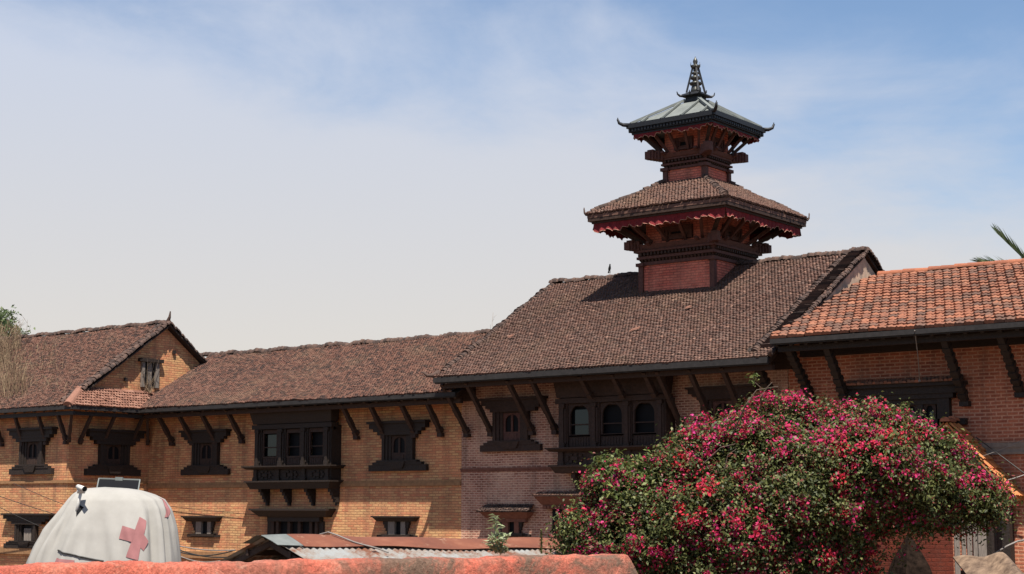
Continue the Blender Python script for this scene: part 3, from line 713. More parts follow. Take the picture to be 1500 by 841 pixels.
# attic window in the gable
frg = frame((GU, 0, 0), (0, 1, 0), (1, 0, 0)); A = lambda u, v: onX(u, v, GU).y; Z = lambda v: onX(220, v, GU).z
f = MB(); f.box(frg, A(206, 545), A(210, 545), 0, .09, Z(568), Z(530)); f.box(frg, A(226, 545), A(231, 545), 0, .09, Z(568), Z(530)); f.box(frg, A(215, 545), A(221, 545), 0, .05, Z(568), Z(530))
F = T3.part('attic_window', f, M['wood_grey']); l = MB(); l.box(frg, A(202, 528), A(236, 528), 0, .16, Z(531), Z(526)); T3.part('lintel', l, M['wood'], F)
p = MB(); p.box(frg, A(208, 545), A(229, 545), .003, .012, Z(568), Z(530)); T3.part('shade_pane', p, M['dark'], F)
for u, v in ((254, 516), (183, 556)):
    q = onX(u, v, GU); c = MB(); c.box(WF, GU, GU + .07, q.y - .06, q.y + .06, q.z - .06, q.z + .06); T3.part('beam_end', c, M['wood'])
zf = onY(100, 645, BY).z
for u, v in ((5, 648), (36, 646), (70, 645), (99, 645)):
    x = onY(u, v, BY).x; strut(T3, (x, BY - .07, zf), (x, BYE + .16, BZE - .2), 'wood_brown', .09)
for u, v in ((116, 646), (150, 646), (191, 649)):
    y = onX(u, v, GX).y; s = MB(); ft = V((GX + .06, y, zf)); hd = V((BXE - .18, y, BZE - .2)); s.beam(ft, hd, .09, .1); s.beam(ft + V((-.03, 0, -.1)), ft + V((.06, 0, .06)), .12, .13); T3.part('strut', s, M['wood_brown'])
strut(T3, (GX + .05, BY - .05, zf - .05), (BXE - .2, BYE + .2, BZE - .2), 'wood_brown', .09, cap=False)
strut(T3, (GX + .08, YM - .1, zf - .05), (GX + .6, YM - .6, BZE - .2), 'wood_brown', .09, cap=False)

# ================================================================== right house
T4 = Thing('roadside_house', (-14, YM, 0), 'deep red brick house with bright orange tiled roof at right edge', 'house')
OX0, OX1, OYE, OZE, OYR, OZR = -19.0, -6.0, 35.0, 6.62, 41.1, 8.86
kO = (OZR - OZE) / (OYR - OYE)
wl_ = MB(); ybo = 2 * OYR - OYE
wl_.prism([(MX1 - .26, YM + .01, -.2), (MX1 - .26, YM + .01, OZE - .2 + kO * 1.5), (MX1 - .26, OYR, OZR - .2), (MX1 - .26, ybo - 1.5, OZE - .2 + kO * 1.5), (MX1 - .26, ybo - 1.5, -.2)], (OX1 - MX1 - .1, 0, 0))
T4.part('wall', wl_, M['brick_deep'])
c = MB(); q0 = onY(1440, 655, YM); zc = q0.z
c.box(WF, -19.2, OX1 - .3, YM - .07, YM + .03, zc - .02, zc + .09); c.box(WF, -19.2, OX1 - .3, YM - .05, YM + .03, zc - .12, zc - .02); c.box(WF, -19.2, OX1 - .3, YM - .08, YM + .03, zc - .18, zc - .12)
T4.part('string_course', c, M['course_grey'])
def okeep(a, s_): return a > -.05 + max(0, (s_ - 1.7)) * 0 and a < OX1 - OX0
R4 = gable_roof(T4, OX0, OX1, OYE, OZE, OYR, OZR, 'tile_orange', tw=.235, te=.30, prof='pan', th=.055, wav=.012, keep=okeep, caps=False, fas=.09, sofw='wood', rafter=.4, cap='cap_orange')
c = MB(); c.caps((OX0 + .15, OYR, OZR + .03), (OX1, OYR, OZR + .03), .12, .36, n=8, jit=.8); T4.part('ridge_cap', c, M['cap_orange'], R4)
c = MB(); c.box(WF, OX0 + .1, OX1 - .3, YM - .24, YM - .02, OZE - .35, OZE - .02); c.box(WF, OX0 + .1, OX1 - .3, YM - .34, YM - .02, OZE - .02, OZE + .16); T4.part('wall_plate', c, M['wood'])
# wide window with its tiled canopy
A = lambda u, v: onY(u, v, YM).x; Z = lambda v: onY(1325, v, YM).z
h = MB(); x0, x1 = A(1238, 560), A(1418, 560)
h.box(fr, x0, x1, 0, .34, Z(568), Z(563)); h.box(fr, x0 + .15, x1 - .1, 0, .24, Z(579), Z(568)); h.box(fr, x0 + .35, x1 - .3, 0, .2, Z(586), Z(579))
f = MB(); b0, b1 = A(1262, 590), A(1394, 590)
f.box(fr, b0, b0 + .22, 0, .16, Z(640), Z(586)); f.box(fr, b1 - .3, b1, 0, .16, Z(640), Z(586)); f.box(fr, b0 + .22, b1 - .3, 0, .13, Z(594), Z(586))
for k in range(1, 4):
    xm = b0 + .22 + (b1 - b0 - .52) * k / 4; f.box(fr, xm - .07, xm + .07, 0, .12, Z(640), Z(594))
F = T4.part('window', f, M['wood']); T4.part('canopy_beam', h, M['wood'], F)
t = MB(); t.tiles(fr(x0, .40, Z(563) + .01), EX * (x1 - x0), V((0, .38, .12)), .10, .13, wav=0); t.box(fr, x0, x1, .03, .36, Z(563), Z(563) + .02); T4.part('canopy_tiles', t, M['tile_orange'], F, recalc=False)
for k in range(4):
    xa = b0 + .22 + (b1 - b0 - .52) * k / 4 + .07; xb = b0 + .22 + (b1 - b0 - .52) * (k + 1) / 4 - .07
    s = MB(); arch_plate(s, fr, xa, xb, Z(640), Z(594), .03, .07, xa + .06, xb - .06, Z(640) + .05, Z(606)); T4.part('window_frame', s, M['wood_brown'], F)
    p = MB(); p.box(fr, xa, xb, .003, .012, Z(640), Z(594)); T4.part('shade_pane', p, M['dark'], F)
    if k > 1:
        p = MB(); p.box(fr, xa + (xb - xa) * (.2 if k == 2 else .5), xb - .06, .016, .022, Z(638), Z(604)); T4.part('glass_pane', p, M['glass'], F)
s = MB(); s.box(fr, b0 - .3, A(1418, 625), 0, .16, Z(625), Z(616)); T4.part('sill', s, M['wood'], F)
for u, v in ((1135, 585), (1190, 580), (1246, 600), (1416, 588), (1497, 575)):
    q = onY(u, v, YM); s = MB(); ft = V((q.x, YM - .1, q.z)); hd = V((q.x, OYE + .36, OZE - .2)); s.beam(ft, hd, .15, .18)
    dd = hd - ft
    for k in range(7): s.beam(ft + dd * (.08 + .12 * k), ft + dd * (.14 + .12 * k), .19, .22 + .03 * math.sin(k))
    s.box(WF, ft.x - .11, ft.x + .11, ft.y - .1, ft.y + .1, ft.z - .12, ft.z); T4.part('strut', s, M['wood'])
# tiled porch on its wall: gable roof whose ridge runs into the wall
YV = 35.85; a_ = onY(1386, 617, YV); b_ = onY(1484, 728, YV)
kP = (a_.z - b_.z) / (b_.x - a_.x)
slab = MB(); L_ = b_.x - a_.x
for sx in (1, -1):
    slab.box8([V(p) for y in (YV + .02, YM - .002) for p in ((a_.x, y, a_.z - .02), (a_.x, y, a_.z - .09), (a_.x + sx * L_, y, b_.z - .02), (a_.x + sx * L_, y, b_.z - .09))])
P4 = T4.part('porch_roof', slab, M['tile_porch'])
for sx in (1, -1):
    t = MB(); t.tiles((a_.x + sx * L_, YV, b_.z), V((0, YM - YV, 0)), V((-sx * L_, 0, a_.z - b_.z)), .23, .27, prof='pan', wav=0., stagger=False, th=.06); T4.part('porch_tiles', t, M['tile_porch'], P4, recalc=False)
c = MB(); c.caps((a_.x, YV - .05, a_.z + .03), (a_.x, YM, a_.z + .03), .11, .3); T4.part('ridge_cap', c, M['cap_orange'], P4)
c = MB(); c.beam(V((a_.x + .05, YV + .06, a_.z - .16)), V((b_.x, YV + .06, b_.z - .13)), .05, .10); c.beam(V((a_.x - .05, YV + .06, a_.z - .16)), V((a_.x - L_, YV + .06, b_.z - .13)), .05, .10); T4.part('barge_board', c, M['wood_brown'], P4)
for x in (a_.x - L_ + .15, b_.x - .22):
    c = MB(); c.box(WF, x - .09, x + .09, YV + .05, YV + .23, 0, b_.z + .06); T4.part('porch_post', c, M['wood'], P4)

# ================================================================== pagoda tower
XC, YC = -24.345, 40.59
TP = Thing('pagoda_tower', (XC, YC, 8.0), 'two tiered red brick pagoda tower with metal top roof and spire', 'tower')
def sqf(k):                                    # frame on side k of the tower (0 = street side, 1 = right, ...)
    o = [(0, -1), (1, 0), (0, 1), (-1, 0)][k]; x = [(1, 0), (0, 1), (-1, 0), (0, -1)][k]
    return frame((XC, YC, 0), (x[0], x[1], 0), (o[0], o[1], 0))
def tower_tier(h, z0, zw, zl, hl, hb, zb, he, ze, zf, small):
    """h wall half width from z0 to zw; ledge to half hl at zl; body half hb to zb; struts to eave half he at ze"""
    w_ = MB(); w_.squares(XC, YC, [(h, z0), (h, zw)]); W_ = TP.part('wall', w_, M['brick_tower'])
    for sx in (-1, 1):
        for sy in (-1, 1):
            pl = MB(); pl.box(WF, XC + sx * h - .075, XC + sx * h + .075, YC + sy * h - .075, YC + sy * h + .075, z0, zw)
            pl.box(WF, XC + sx * h - .13, XC + sx * h + .13, YC + sy * h - .13, YC + sy * h + .13, zw - .02, zw + .075); TP.part('pilaster', pl, M['wood_red'], W_)
    H = zl - zw
    c = MB(); c.squares(XC, YC, [(h + .05, zw + .003), (h + .05, zw + H * .16), (h + .0, zw + H * .16), (h + .02, zw + H * .30), (h + .11, zw + H * .30), (h + .11, zw + H * .42), (h + .04, zw + H * .42), (h + .08, zw + H * .62), (h + .17, zw + H * .62), (h + .17, zw + H * .72), (hl - .16, zw + H * .75), (hl - .10, zl - .01), (hb, zl)])
    C_ = TP.part('cornice', c, M['wood_red'])
    dn = MB(); bd = MB()
    for k in range(4):
        f_ = sqf(k); n = int(2 * h / .115)
        for i in range(n):
            a = -h + (i + .5) * 2 * h / n
            dn.box(f_, a - .03, a + .03, h - .02, h + .15, zw + H * .47, zw + H * .60)
            bd.taper(f_, (a - .02, a + .02, h - .02, h + .05), (a - .04, a + .04, h - .02, h + .10), zw + H * .17, zw + H * .29)
    TP.part('dentil_band', dn, M['wood_brown'], C_); TP.part('bead_band', bd, M['wood_brown'], C_)
    for sx in (-1, 1):                         # upturned carved corner ends
        for sy in (-1, 1):
            up = MB()
            for k in range(5):
                t = k / 4; r = hl - .20 + .24 * t; s_ = .19 - .015 * k; zz = zl - .17 + .03 * t
                up.box8([V((XC + sx * (r + dx), YC + sy * (r + dy), zz + dz)) for dx in (-s_, s_ * .4) for dy in (-s_, s_ * .4) for dz in (0, .19 + .07 * (k % 2) + .04 * t)])
            TP.part('corner_scroll', up, M['wood_red'], C_)
            for a, b2 in ((1, .55), (.55, 1)):
                up = MB()
                p = V((XC + sx * hl * a, YC + sy * hl * b2, zl))
                if a > b2: up.beam(p + V((-sx * .1, 0, -.03)), p + V((sx * .02, 0, .03)), .10, .07)
                else: up.beam(p + V((0, -sy * .1, -.03)), p + V((0, sy * .02, .03)), .10, .07)
                TP.part('carved_end', up, M['wood_red'], C_)
    b = MB(); b.squares(XC, YC, [(hb, zl), (hb, zb)]); TP.part('tier_wall', b, M['brick_tower'])
    for k in range(4):
        f_ = sqf(k)
        fm = MB(); ww = hb * .46; z1 = zl + (ze - zl) * .12; z2 = zl + (ze - zl) * .66
        for j in range(3):
            q = ww * (1 - j * .2); dz = (z2 - z1) * .10 * j; th_ = ww * .17
            fm.box(f_, -q, -q + th_, hb, hb + .10 - .025 * j, z1 + dz, z2 - dz); fm.box(f_, q - th_, q, hb, hb + .10 - .025 * j, z1 + dz, z2 - dz)
            fm.box(f_, -q + th_, q - th_, hb, hb + .098 - .025 * j, z1 + dz, z1 + dz + th_); fm.box(f_, -q + th_, q - th_, hb, hb + .098 - .025 * j, z2 - dz - th_, z2 - dz)
        F_ = TP.part('tier_window', fm, M['wood_red']); p = MB(); p.box(f_, -ww * .45, ww * .45, hb + .003, hb + .01, z1 + .05, z2 - .05); TP.part('shade_pane', p, M['dark'], F_)
        for a in (-.62, -.22, .22, .62):
            s = MB(); s.beam(f_(a * hb * 1.25, hb + .08, zl + .06), f_(a * he * .92, he - .22, ze - .04), .09 * small, .10 * small, w2=.11 * small)
            TP.part('strut', s, M['wood_red'])
    for sx in (-1, 1):
        for sy in (-1, 1):
            s = MB(); s.beam((XC + sx * (hb + .06), YC + sy * (hb + .06), zl + .06), (XC + sx * (he - .2), YC + sy * (he - .2), ze - .04), .11 * small, .13 * small); TP.part('strut', s, M['wood_brown'])
def hip_roof(name, he, ze, ht, zt, tile=True):
    sl_ = MB(); sl_.squares(XC, YC, [(he - .02, ze - .12), (he - .02, ze - .03), (ht, zt - .03), (ht, zt - .12)])
    Rf = TP.part(name, sl_, M['tile' if tile else 'metal_roof'])
    if tile:
        for k in range(4):
            f_ = sqf(k); t = MB(); A_ = f_(-he, he, ze); S = f_(-he, ht, zt) - A_
            Ls = S.length; t.tiles(A_, f_(he, he, ze) - A_, S, .105, .105, lambda a, s_: a > (he - ht) * s_ / Ls - .02 and a < 2 * he - (he - ht) * s_ / Ls + .02, 'rib', .04, wav=.006)
            TP.part('roof_tiles', t, M['tile'], Rf, recalc=False)
    for sx in (-1, 1):
        for sy in (-1, 1):
            p = V((XC + sx * (he - .04), YC + sy * (he - .04), ze + .04)); q = V((XC + sx * ht, YC + sy * ht, zt + .04))
            c = MB()
            if tile: c.caps(p, q, .10, .13)
            else: c.beam(p, q, .10, .07)
            TP.part('hip_ridge', c, M['cap'] if tile else M['metal_roof'], Rf)
    return Rf
# lower tier
tower_tier(1.2, 7.6, 9.52, 10.13, 1.48, 1.10, 11.3, 2.2, 10.86, .2, .9)
hip = hip_roof('roof', 2.36, 11.02, .70, 12.03)
f = MB()
for k in range(4):
    f_ = sqf(k); f.box(f_, -2.33, 2.33 - .05, 2.28, 2.33, 10.80, 10.985); f.box(f_, -2.25, 2.25 - .05, 2.18, 2.24, 10.74, 10.84)
TP.part('fascia', f, M['wood_brown'], hip)
def valance(h, z, drop, amp, n, mat, edge, trim):
    for k in range(4):
        f_ = sqf(k); m = MB(); e = MB(); cols = n * 4; vs = []; lo = []
        for i in range(cols + 1):
            a = -h + 2 * h * i / cols; ph = i / 4
            sw = amp * (.5 + .5 * math.sin(ph * 2 * math.pi)) + amp * .7 * math.sin(ph * .9 + k)
            saw = .07 * (ph % 1) + .035 * math.sin(ph * 2.3 + k * 2) + .03 * math.sin(ph * .8 + k) + .012 * math.sin(ph * 7.1)
            vs += [f_(a, h, z), f_(a, h + sw * .4, z - drop * .55), f_(a, h + sw, z - drop - saw)]
        fs = []
        for i in range(cols):
            for j in range(2): fs.append((i * 3 + j, i * 3 + j + 1, i * 3 + 3 + j + 1, i * 3 + 3 + j))
        m.add(vs, fs); Vl = TP.part('valance', m, M['cloth_red'], recalc=False)
        e.tube([V(vs[i * 3 + 2]) for i in range(cols + 1)], trim, 4); TP.part('valance_trim', e, M['cloth_edge'], Vl)
valance(2.20, 10.80, .25, .06, 18, 'cloth_red', 'cloth_edge', .008)
def horn(he, z, ln, r, mat, parent):
    for sx in (-1, 1):
        for sy in (-1, 1):
            d = V((sx, sy, 0)).normalized(); p = V((XC + sx * he, YC + sy * he, z)); c = MB()
            c.tube([p - d * .12, p + d * ln * .45 + V((0, 0, .01)), p + d * ln * .85 + V((0, 0, .06)), p + d * ln + V((0, 0, .17)), p + d * ln * .98 + V((0, 0, .22))], r, 7, r * .3)
            TP.part('corner_horn', c, M[mat], parent, smooth=True)
horn(2.34, 11.0, .09, .045, 'cap', hip)
# upper tier
tower_tier(.66, 11.7, 12.38, 12.85, 1.02, .68, 13.9, 1.40, 13.52, .3, .75)
hip2 = hip_roof('roof', 1.45, 13.74, .24, 14.50, tile=False)
f = MB()
for k in range(4):
    f_ = sqf(k)
    f.box(f_, -1.50, 1.50 - .04, 1.44, 1.50, 13.62, 13.76); f.box(f_, -1.46, 1.46 - .05, 1.38, 1.435, 13.50, 13.62); f.box(f_, -1.40, 1.35, 1.28, 1.36, 13.44, 13.52)
    n = 26
    for i in range(n): f.box(f_, -1.44 + i * 2.86 / n, -1.44 + (i + .55) * 2.86 / n, 1.435, 1.475, 13.53, 13.60)
TP.part('fascia', f, M['metal_dark'], hip2)
for k in range(4):
    f_ = sqf(k)
    for a in (-.78, -.26, .26, .78):
        a2 = a * .25; e0 = f_(a * 1.3, 1.44, 13.77); tt = min(1., (1.44 - abs(a * 1.3) * 0) ); 
        s_end = (1.44 - max(.26, abs(a * 1.3))) / (1.44 - .24); e1 = f_(a * 1.3, 1.44 - s_end * 1.2, 13.77 + s_end * .75)
        b = MB(); b.beam(e0, e1, .05, .05); TP.part('roof_batten', b, M['metal_roof'], hip2)
valance(1.34, 13.48, .10, .03, 14, 'cloth_red', 'cloth_edge', .010)
horn(1.47, 13.72, .30, .07, 'metal_dark', hip2)
# spire
sp = MB(); sp.squares(XC, YC, [(.27, 14.47), (.27, 14.56), (.22, 14.58), (.22, 14.62), (.36, 14.66), (.30, 14.72), (.17, 14.78), (.17, 14.80)])
for sx in (-1, 1):
    for sy in (-1, 1):
        p = V((XC + sx * .33, YC + sy * .33, 14.67)); d = V((sx, sy, 0)).normalized(); sp.tube([p - d * .12, p + d * .02, p + d * .09 + V((0, 0, .05)), p + d * .11 + V((0, 0, .13))], .05, 6, .012)
for a in (0, 1, 2, 3):
    f_ = sqf(a); sp.tube([f_(0, .30, 14.68), f_(0, .36, 14.74), f_(0, .37, 14.80)], .035, 6, .01)
S_ = TP.part('spire', sp, M['metal_dark'])
for sx in (-1, 1):
    for sy in (-1, 1):
        c = MB(); c.beam((XC + sx * .20, YC + sy * .20, 14.78), (XC + sx * .055, YC + sy * .055, 15.58), .05, .05); TP.part('spire_leg', c, M['metal_dark'], S_)
c = MB(); c.lathe((XC, YC, 14.78), [(.17, 0), (.15, .08), (.12, .20), (.11, .22), (.17, .24), (.19, .30), (.10, .34), (.08, .38), (.15, .42), (.15, .48), (.08, .52), (.06, .55), (.11, .58), (.10, .62), (.04, .65), (.07, .68), (.06, .72), (.02, .78)], 16)
TP.part('gilded_bell', c, M['bronze'], S_, smooth=True)
c = MB(); c.lathe((XC, YC, 15.52), [(.10, 0), (.13, .03), (.12, .10), (.05, .12), (.06, .16), (.075, .21), (.06, .27), (.02, .33), (.004, .38)], 12)
for a in range(6):
    t = a * math.pi / 3; p = V((XC + .12 * math.cos(t), YC + .12 * math.sin(t), 15.56)); c.tube([p, p + V((.04 * math.cos(t), .04 * math.sin(t), .06)), p + V((.03 * math.cos(t), .03 * math.sin(t), .14))], .022, 5, .006)
TP.part('finial', c, M['bronze'], S_, smooth=True)

# ================================================================== foreground wall
wd_ = V((.365, .931, 0)); wn_ = V((-.931, .365, 0))                     # along, away from the camera
w0 = V((-6.735, 6.745, -.018))
MBw = MB(); cols, nz = 520, 10; L0, L1 = -6.0, None
end = CAM + ray(903, 808) * ((2.29 - 2.6) / ray(903, 808).z); L1 = (end - w0).dot(wd_)
prof = [(0, 0), (0, .8), (0, 1.5), (0, 1.8), (0, 2.0), (0, 2.12), (0, 2.22), (.004, 2.275), (.022, 2.296), (.12, 2.302), (.26, 2.295), (.36, 2.27), (.38, 2.2), (.38, 1.2), (.38, 0)]
rows_ = len(prof); vs = []
from mathutils import noise as mno
for i in range(cols + 1):
    l = L0 + (L1 - L0) * i / cols; e = max(0., (l - (L1 - .16)) / .16)
    for (bq, z) in prof:
        p = w0 + wd_ * l + wn_ * bq
        nn = mno.noise(V((l * 2.2, bq * 3, z * 2))) * .018 + mno.noise(V((l * 9, bq * 8, z * 9))) * .008
        zz = z + (mno.noise(V((l * 1.3, 3, 0))) * .02 + mno.noise(V((l * 6, 7, bq * 4))) * .012 + mno.noise(V((l * 22, 3, bq * 14))) * .008 + mno.noise(V((l * 47, 1, bq * 20))) * .005 if z > 2.1 else 0)
        if z > 1.8: zz -= .34 * e ** 1.3 * ((z - 1.8) / .5)
        vs.append(p - wn_ * nn * (1 if bq < .2 else -1) + V((0, 0, zz)))
fs = [(i * rows_ + j, (i + 1) * rows_ + j, (i + 1) * rows_ + j + 1, i * rows_ + j + 1) for i in range(cols) for j in range(rows_ - 1)]
fs += [tuple(range(rows_)), tuple(cols * rows_ + j for j in range(rows_ - 1, -1, -1))]
MBw.add(vs, fs)
single('boundary_wall', MBw, M['pink'], w0, 'pink plastered low boundary wall with blackened worn top in the foreground', 'wall', smooth=True)

# ================================================================== tarpaulin with a red cross
TD = 18.0; tc_ = dep(150, 822, TD); tcx, tcy = tc_.x, tc_.y
TR, TA = V(RIGHT), V((math.cos(AZ), math.sin(AZ), 0))                    # right, away
ppm = FPX / TD
zt_ = CAM.z + (740 - 715) / ppm; zb_ = .9
TV = [700, 714, 715.2, 718, 724, 732, 746, 760, 776, 800, 822, 1000]      # silhouette heights measured on the photo
TL = [0, 8, 24, 36, 44, 50, 59, 68, 79, 91, 100, 132]
TRt = [0, 10, 32, 52, 72, 88, 97, 101, 104, 107, 110, 125]
ZS = CAM.z + (740 - 714) / ppm
CREASE = [(.30, .05, .035, 722), (.95, .07, .03, 726), (1.15, .05, .022, 745), (1.42, .06, .026, 724), (1.62, .05, .022, 760), (1.80, .07, .034, 722), (2.02, .05, .028, 736), (2.16, .06, .04, 722), (2.62, .06, .05, 726), (2.80, .05, .035, 745), (2.95, .05, .03, 730)]
def tarp_pt(t, hgt, off=0.):
    """t angle (0 = right, pi/2 = towards the camera), hgt 0..1 from the ground to the top of the cloth"""
    vb = 740 + (CAM.z - .35) * ppm; vpx = 714 + (vb - 714) * (1 - hgt) ** 1.8
    rL = float(np.interp(vpx, TV, TL)) / ppm; rR = float(np.interp(vpx, TV, TRt)) / ppm
    zz = CAM.z + (740 - vpx) / ppm
    c, s_ = math.cos(t), math.sin(t)
    ex = 2.7; d = (abs(c) ** ex + abs(s_) ** ex) ** (-1 / ex)
    low = min(1., (vpx - 714) / 60)
    f = .030 * math.sin(7 * t + 1.2) + .022 * abs(math.sin(9.5 * t + 2.1 + .004 * vpx)) ** 3 + .012 * math.sin(21 * t + 3) + .016 * mno.noise(V((t * 2.2, vpx * .02, 1.5)))
    f += .07 * math.exp(-((t - .62) / .07) ** 2) - .10 * math.exp(-((t - .76) / .06) ** 2) + .05 * math.exp(-((t - .40) / .06) ** 2) - .07 * math.exp(-((t - .50) / .05) ** 2) + .07 * math.exp(-((t - 2.30) / .08) ** 2) - .08 * math.exp(-((t - 2.46) / .07) ** 2)
    for (t0, wd0, am, vs0) in CREASE:
        g_ = min(1., max(0., (vpx - vs0) / 45.)); x_ = (t - t0 - .0016 * (vpx - vs0) * (1 if t0 > 1.6 else -1)) / wd0
        f += am * g_ * (math.exp(-x_ * x_) - .8 * math.exp(-(x_ - 1.5) ** 2))
    f = f * 1.55
    fold = 1 + f * low
    rx = (rR if c > 0 else rL) * d * (1 + f * low * .5) + off; ry = (rL + rR) * .5 * .72 * d * fold + off
    return V((tcx, tcy, 0)) + TR * (c * rx) - TA * (s_ * ry) + V((0, 0, zz + .012 * math.sin(2.2 * t + 1) * low))
from mathutils import noise as mno
TT = Thing('covered_tank', (tcx, tcy, 0), 'tarpaulin covered mound with faded red cross patch behind the pink wall', 'tarpaulin')
m = MB(); na, nh = 120, 60; hs = [i / nh for i in range(nh + 1)]; vs = []
hs = [i / nh for i in range(nh + 1)]
for hh in hs:
    for a in range(na): vs.append(tarp_pt(2 * math.pi * a / na, hh))
fs = [(i * na + a, i * na + (a + 1) % na, (i + 1) * na + (a + 1) % na, (i + 1) * na + a) for i in range(nh) for a in range(na)]
vs.append(V((tcx, tcy, ZS + .004))); top = len(vs) - 1
fs += [(nh * na + a, nh * na + (a + 1) % na, top) for a in range(na)]
m.add(vs, fs); TC = TT.part('tarpaulin', m, M['tarp'], smooth=True)
def tarp_at(u, v, off=.006):
    """point of the front surface seen at a photo pixel: search over angle and height"""
    best = None; rx = (u - 750) / FPX; ry = (420.5 - v) / FPX
    d = ray(u, v).normalized(); lo = None
    for i in range(48):
        t = math.pi * (.02 + .96 * i / 47)
        for j in range(56):
            p = tarp_pt(t, .2 + .8 * j / 60); e = (p - CAM).cross(d).length
            if best is None or e < best[0]: best = (e, t, .2 + .8 * j / 60)
    st, sh = .04, .012
    for _ in range(14):
        e0, t0, h0 = best
        for dt in (-1, 0, 1):
            for dh in (-1, 0, 1):
                p = tarp_pt(t0 + dt * st, min(1, max(0, h0 + dh * sh))); e = (p - CAM).cross(d).length
                if e < best[0]: best = (e, t0 + dt * st, min(1, max(0, h0 + dh * sh)))
        st *= .65; sh *= .65
    return best[1], best[2]
def patch(mb, quad, n=10, off=.008, mm=None):
    q = [tarp_at(*c) for c in quad]; vs = []
    for i in range(n + 1):
        for j in range(n + 1):
            s_, t = i / n, j / n
            th_ = (q[0][0] * (1 - s_) + q[1][0] * s_) * (1 - t) + (q[3][0] * (1 - s_) + q[2][0] * s_) * t
            hh = (q[0][1] * (1 - s_) + q[1][1] * s_) * (1 - t) + (q[3][1] * (1 - s_) + q[2][1] * s_) * t
            vs.append(tarp_pt(th_, hh, off))
    return mb.add(vs, [(i * (n + 1) + j, (i + 1) * (n + 1) + j, (i + 1) * (n + 1) + j + 1, i * (n + 1) + j + 1) for i in range(n) for j in range(n)])
m = MB(); patch(m, [(204, 757), (214, 763), (202, 821), (184, 816)]); patch(m, [(179, 770), (198, 776), (193, 794), (174, 789)], off=.010); patch(m, [(206, 778), (217, 793), (210, 807), (203, 800)], off=.007)
TT.part('red_cross', m, M['tarp_red'], TC, smooth=True, recalc=False)
m = MB(); patch(m, [(230, 728), (243, 737), (246, 757), (240, 758)]); TT.part('red_patch', m, M['tarp_red'], TC, smooth=True, recalc=False)
m = MB(); patch(m, [(84, 817), (110, 821), (108, 826), (80, 826)]); TT.part('red_patch', m, M['tarp_red'], TC, smooth=True, recalc=False)
m = MB(); pts = [tarp_at(u, v) for u, v in ((86, 806), (104, 811), (128, 816), (152, 822))]; m.tube([tarp_pt(pts[0][0] + (pts[-1][0] - pts[0][0]) * i / 24, pts[0][1] + (pts[-1][1] - pts[0][1]) * i / 24, .012) for i in range(25)], .009, 5); TT.part('hem', m, M['cable'], TC)
m = MB(); patch(m, [(114, 738), (123, 743), (112, 757), (112, 750)], 5, .004); TT.part('slit', m, M['dark'], TC, recalc=False)
# security camera on a leaning white pole
q0, q1 = tarp_pt(*tarp_at(107.5, 761)), tarp_pt(*tarp_at(118, 724)); dq = (q1 - CAM).dot(_fw) - .16; q1 = dep(119, 719, dq)
TS = Thing('security_camera', q0, 'white security camera on a thin leaning pole before the tarpaulin', 'camera')
m = MB(); m.tube([q0 + TA * .06, q1], .017, 8); TS.part('pole', m, M['white'], smooth=True)
m = MB(); m.tube([q1 - _rt * .04 + V((0, 0, .0)), q1 + _rt * .04], .03, 8); m.tube([dep(114, 713, dq - 0.00), dep(119.5, 715, dq - 0.05), dep(123.5, 716.3, dq - 0.10)], .027, 10); C_ = TS.part('camera_body', m, M['white'], smooth=True)
m = MB(); m.tube([dep(123.4, 716.2, dq - 0.10), dep(124.6, 716.6, dq - 0.11)], .028, 10); TS.part('lens', m, M['dark'], C_)
# dark panel behind the tarpaulin
pa, pb, pc, pd_ = dep(145, 701, 19.6), dep(205, 703, 19.6), dep(202, 722, 19.3), dep(141, 720, 19.3)
TPn = Thing('tilted_panel', (pa + pb) / 2 - V((0, 0, 2.8)), 'dark tilted flat panel with pale metal rim above the tarpaulin top', 'panel')
nrm = (pb - pa).cross(pd_ - pa).normalized()
m = MB(); m.prism([pa, pb, pc, pd_], nrm * .03); TPn.part('panel', m, M['dark'])
m = MB(); m.beam(pa, pb, .022, .02); m.beam(pa, pd_, .014, .014); m.beam(pb, pc, .014, .014); mid = (pa + pb) / 2; m.beam(mid - (pb - pa) * .09, mid + (pb - pa) * .09, .06, .05); TPn.part('rim', m, M['metal_roof'])
m = MB(); m.tube([mid + V((0, 0, -.1)) + TA * .05, V((mid.x, mid.y, 0)) + TA * .05], .03, 8); TPn.part('post', m, M['metal_dark'])

# ================================================================== shed with rusty roof
sr = dep(388, 783, 22.0); rd = (TR * .77 + TA * .64); gd = (TR * .64 - TA * .77)
TSh = Thing('tin_shed', (sr.x, sr.y, 0), 'open ended low shed with rusty ridge sheet over corrugated iron roof', 'shed')
SL = 7.0; kS = .30
def shp(l, g_, dz=0.):                          # point of the roof: along ridge l, down the slope g_ (+ front)
    sag = -.024 * l + .012 * math.sin(l * 1.7); return sr + rd * l + gd * g_ + V((0, 0, -abs(g_) * kS + sag + dz))
for sgn in (1, -1):
    m = MB(); nl, ng = 320, 8; vs = []
    for i in range(nl + 1):
        l = .02 + SL * i / nl; wv = .018 * math.sin(l * 2 * math.pi / .105)
        for j in range(ng + 1): vs.append(shp(l, sgn * (.10 + 1.35 * j / ng + .02 * math.sin(math.floor(l / .8) * 5)), wv - .03))
    m.add(vs, [(i * (ng + 1) + j, (i + 1) * (ng + 1) + j, (i + 1) * (ng + 1) + j + 1, i * (ng + 1) + j + 1) for i in range(nl) for j in range(ng)])
    TSh.part('corrugated_roof', m, M['corrugated'], smooth=True, recalc=False)
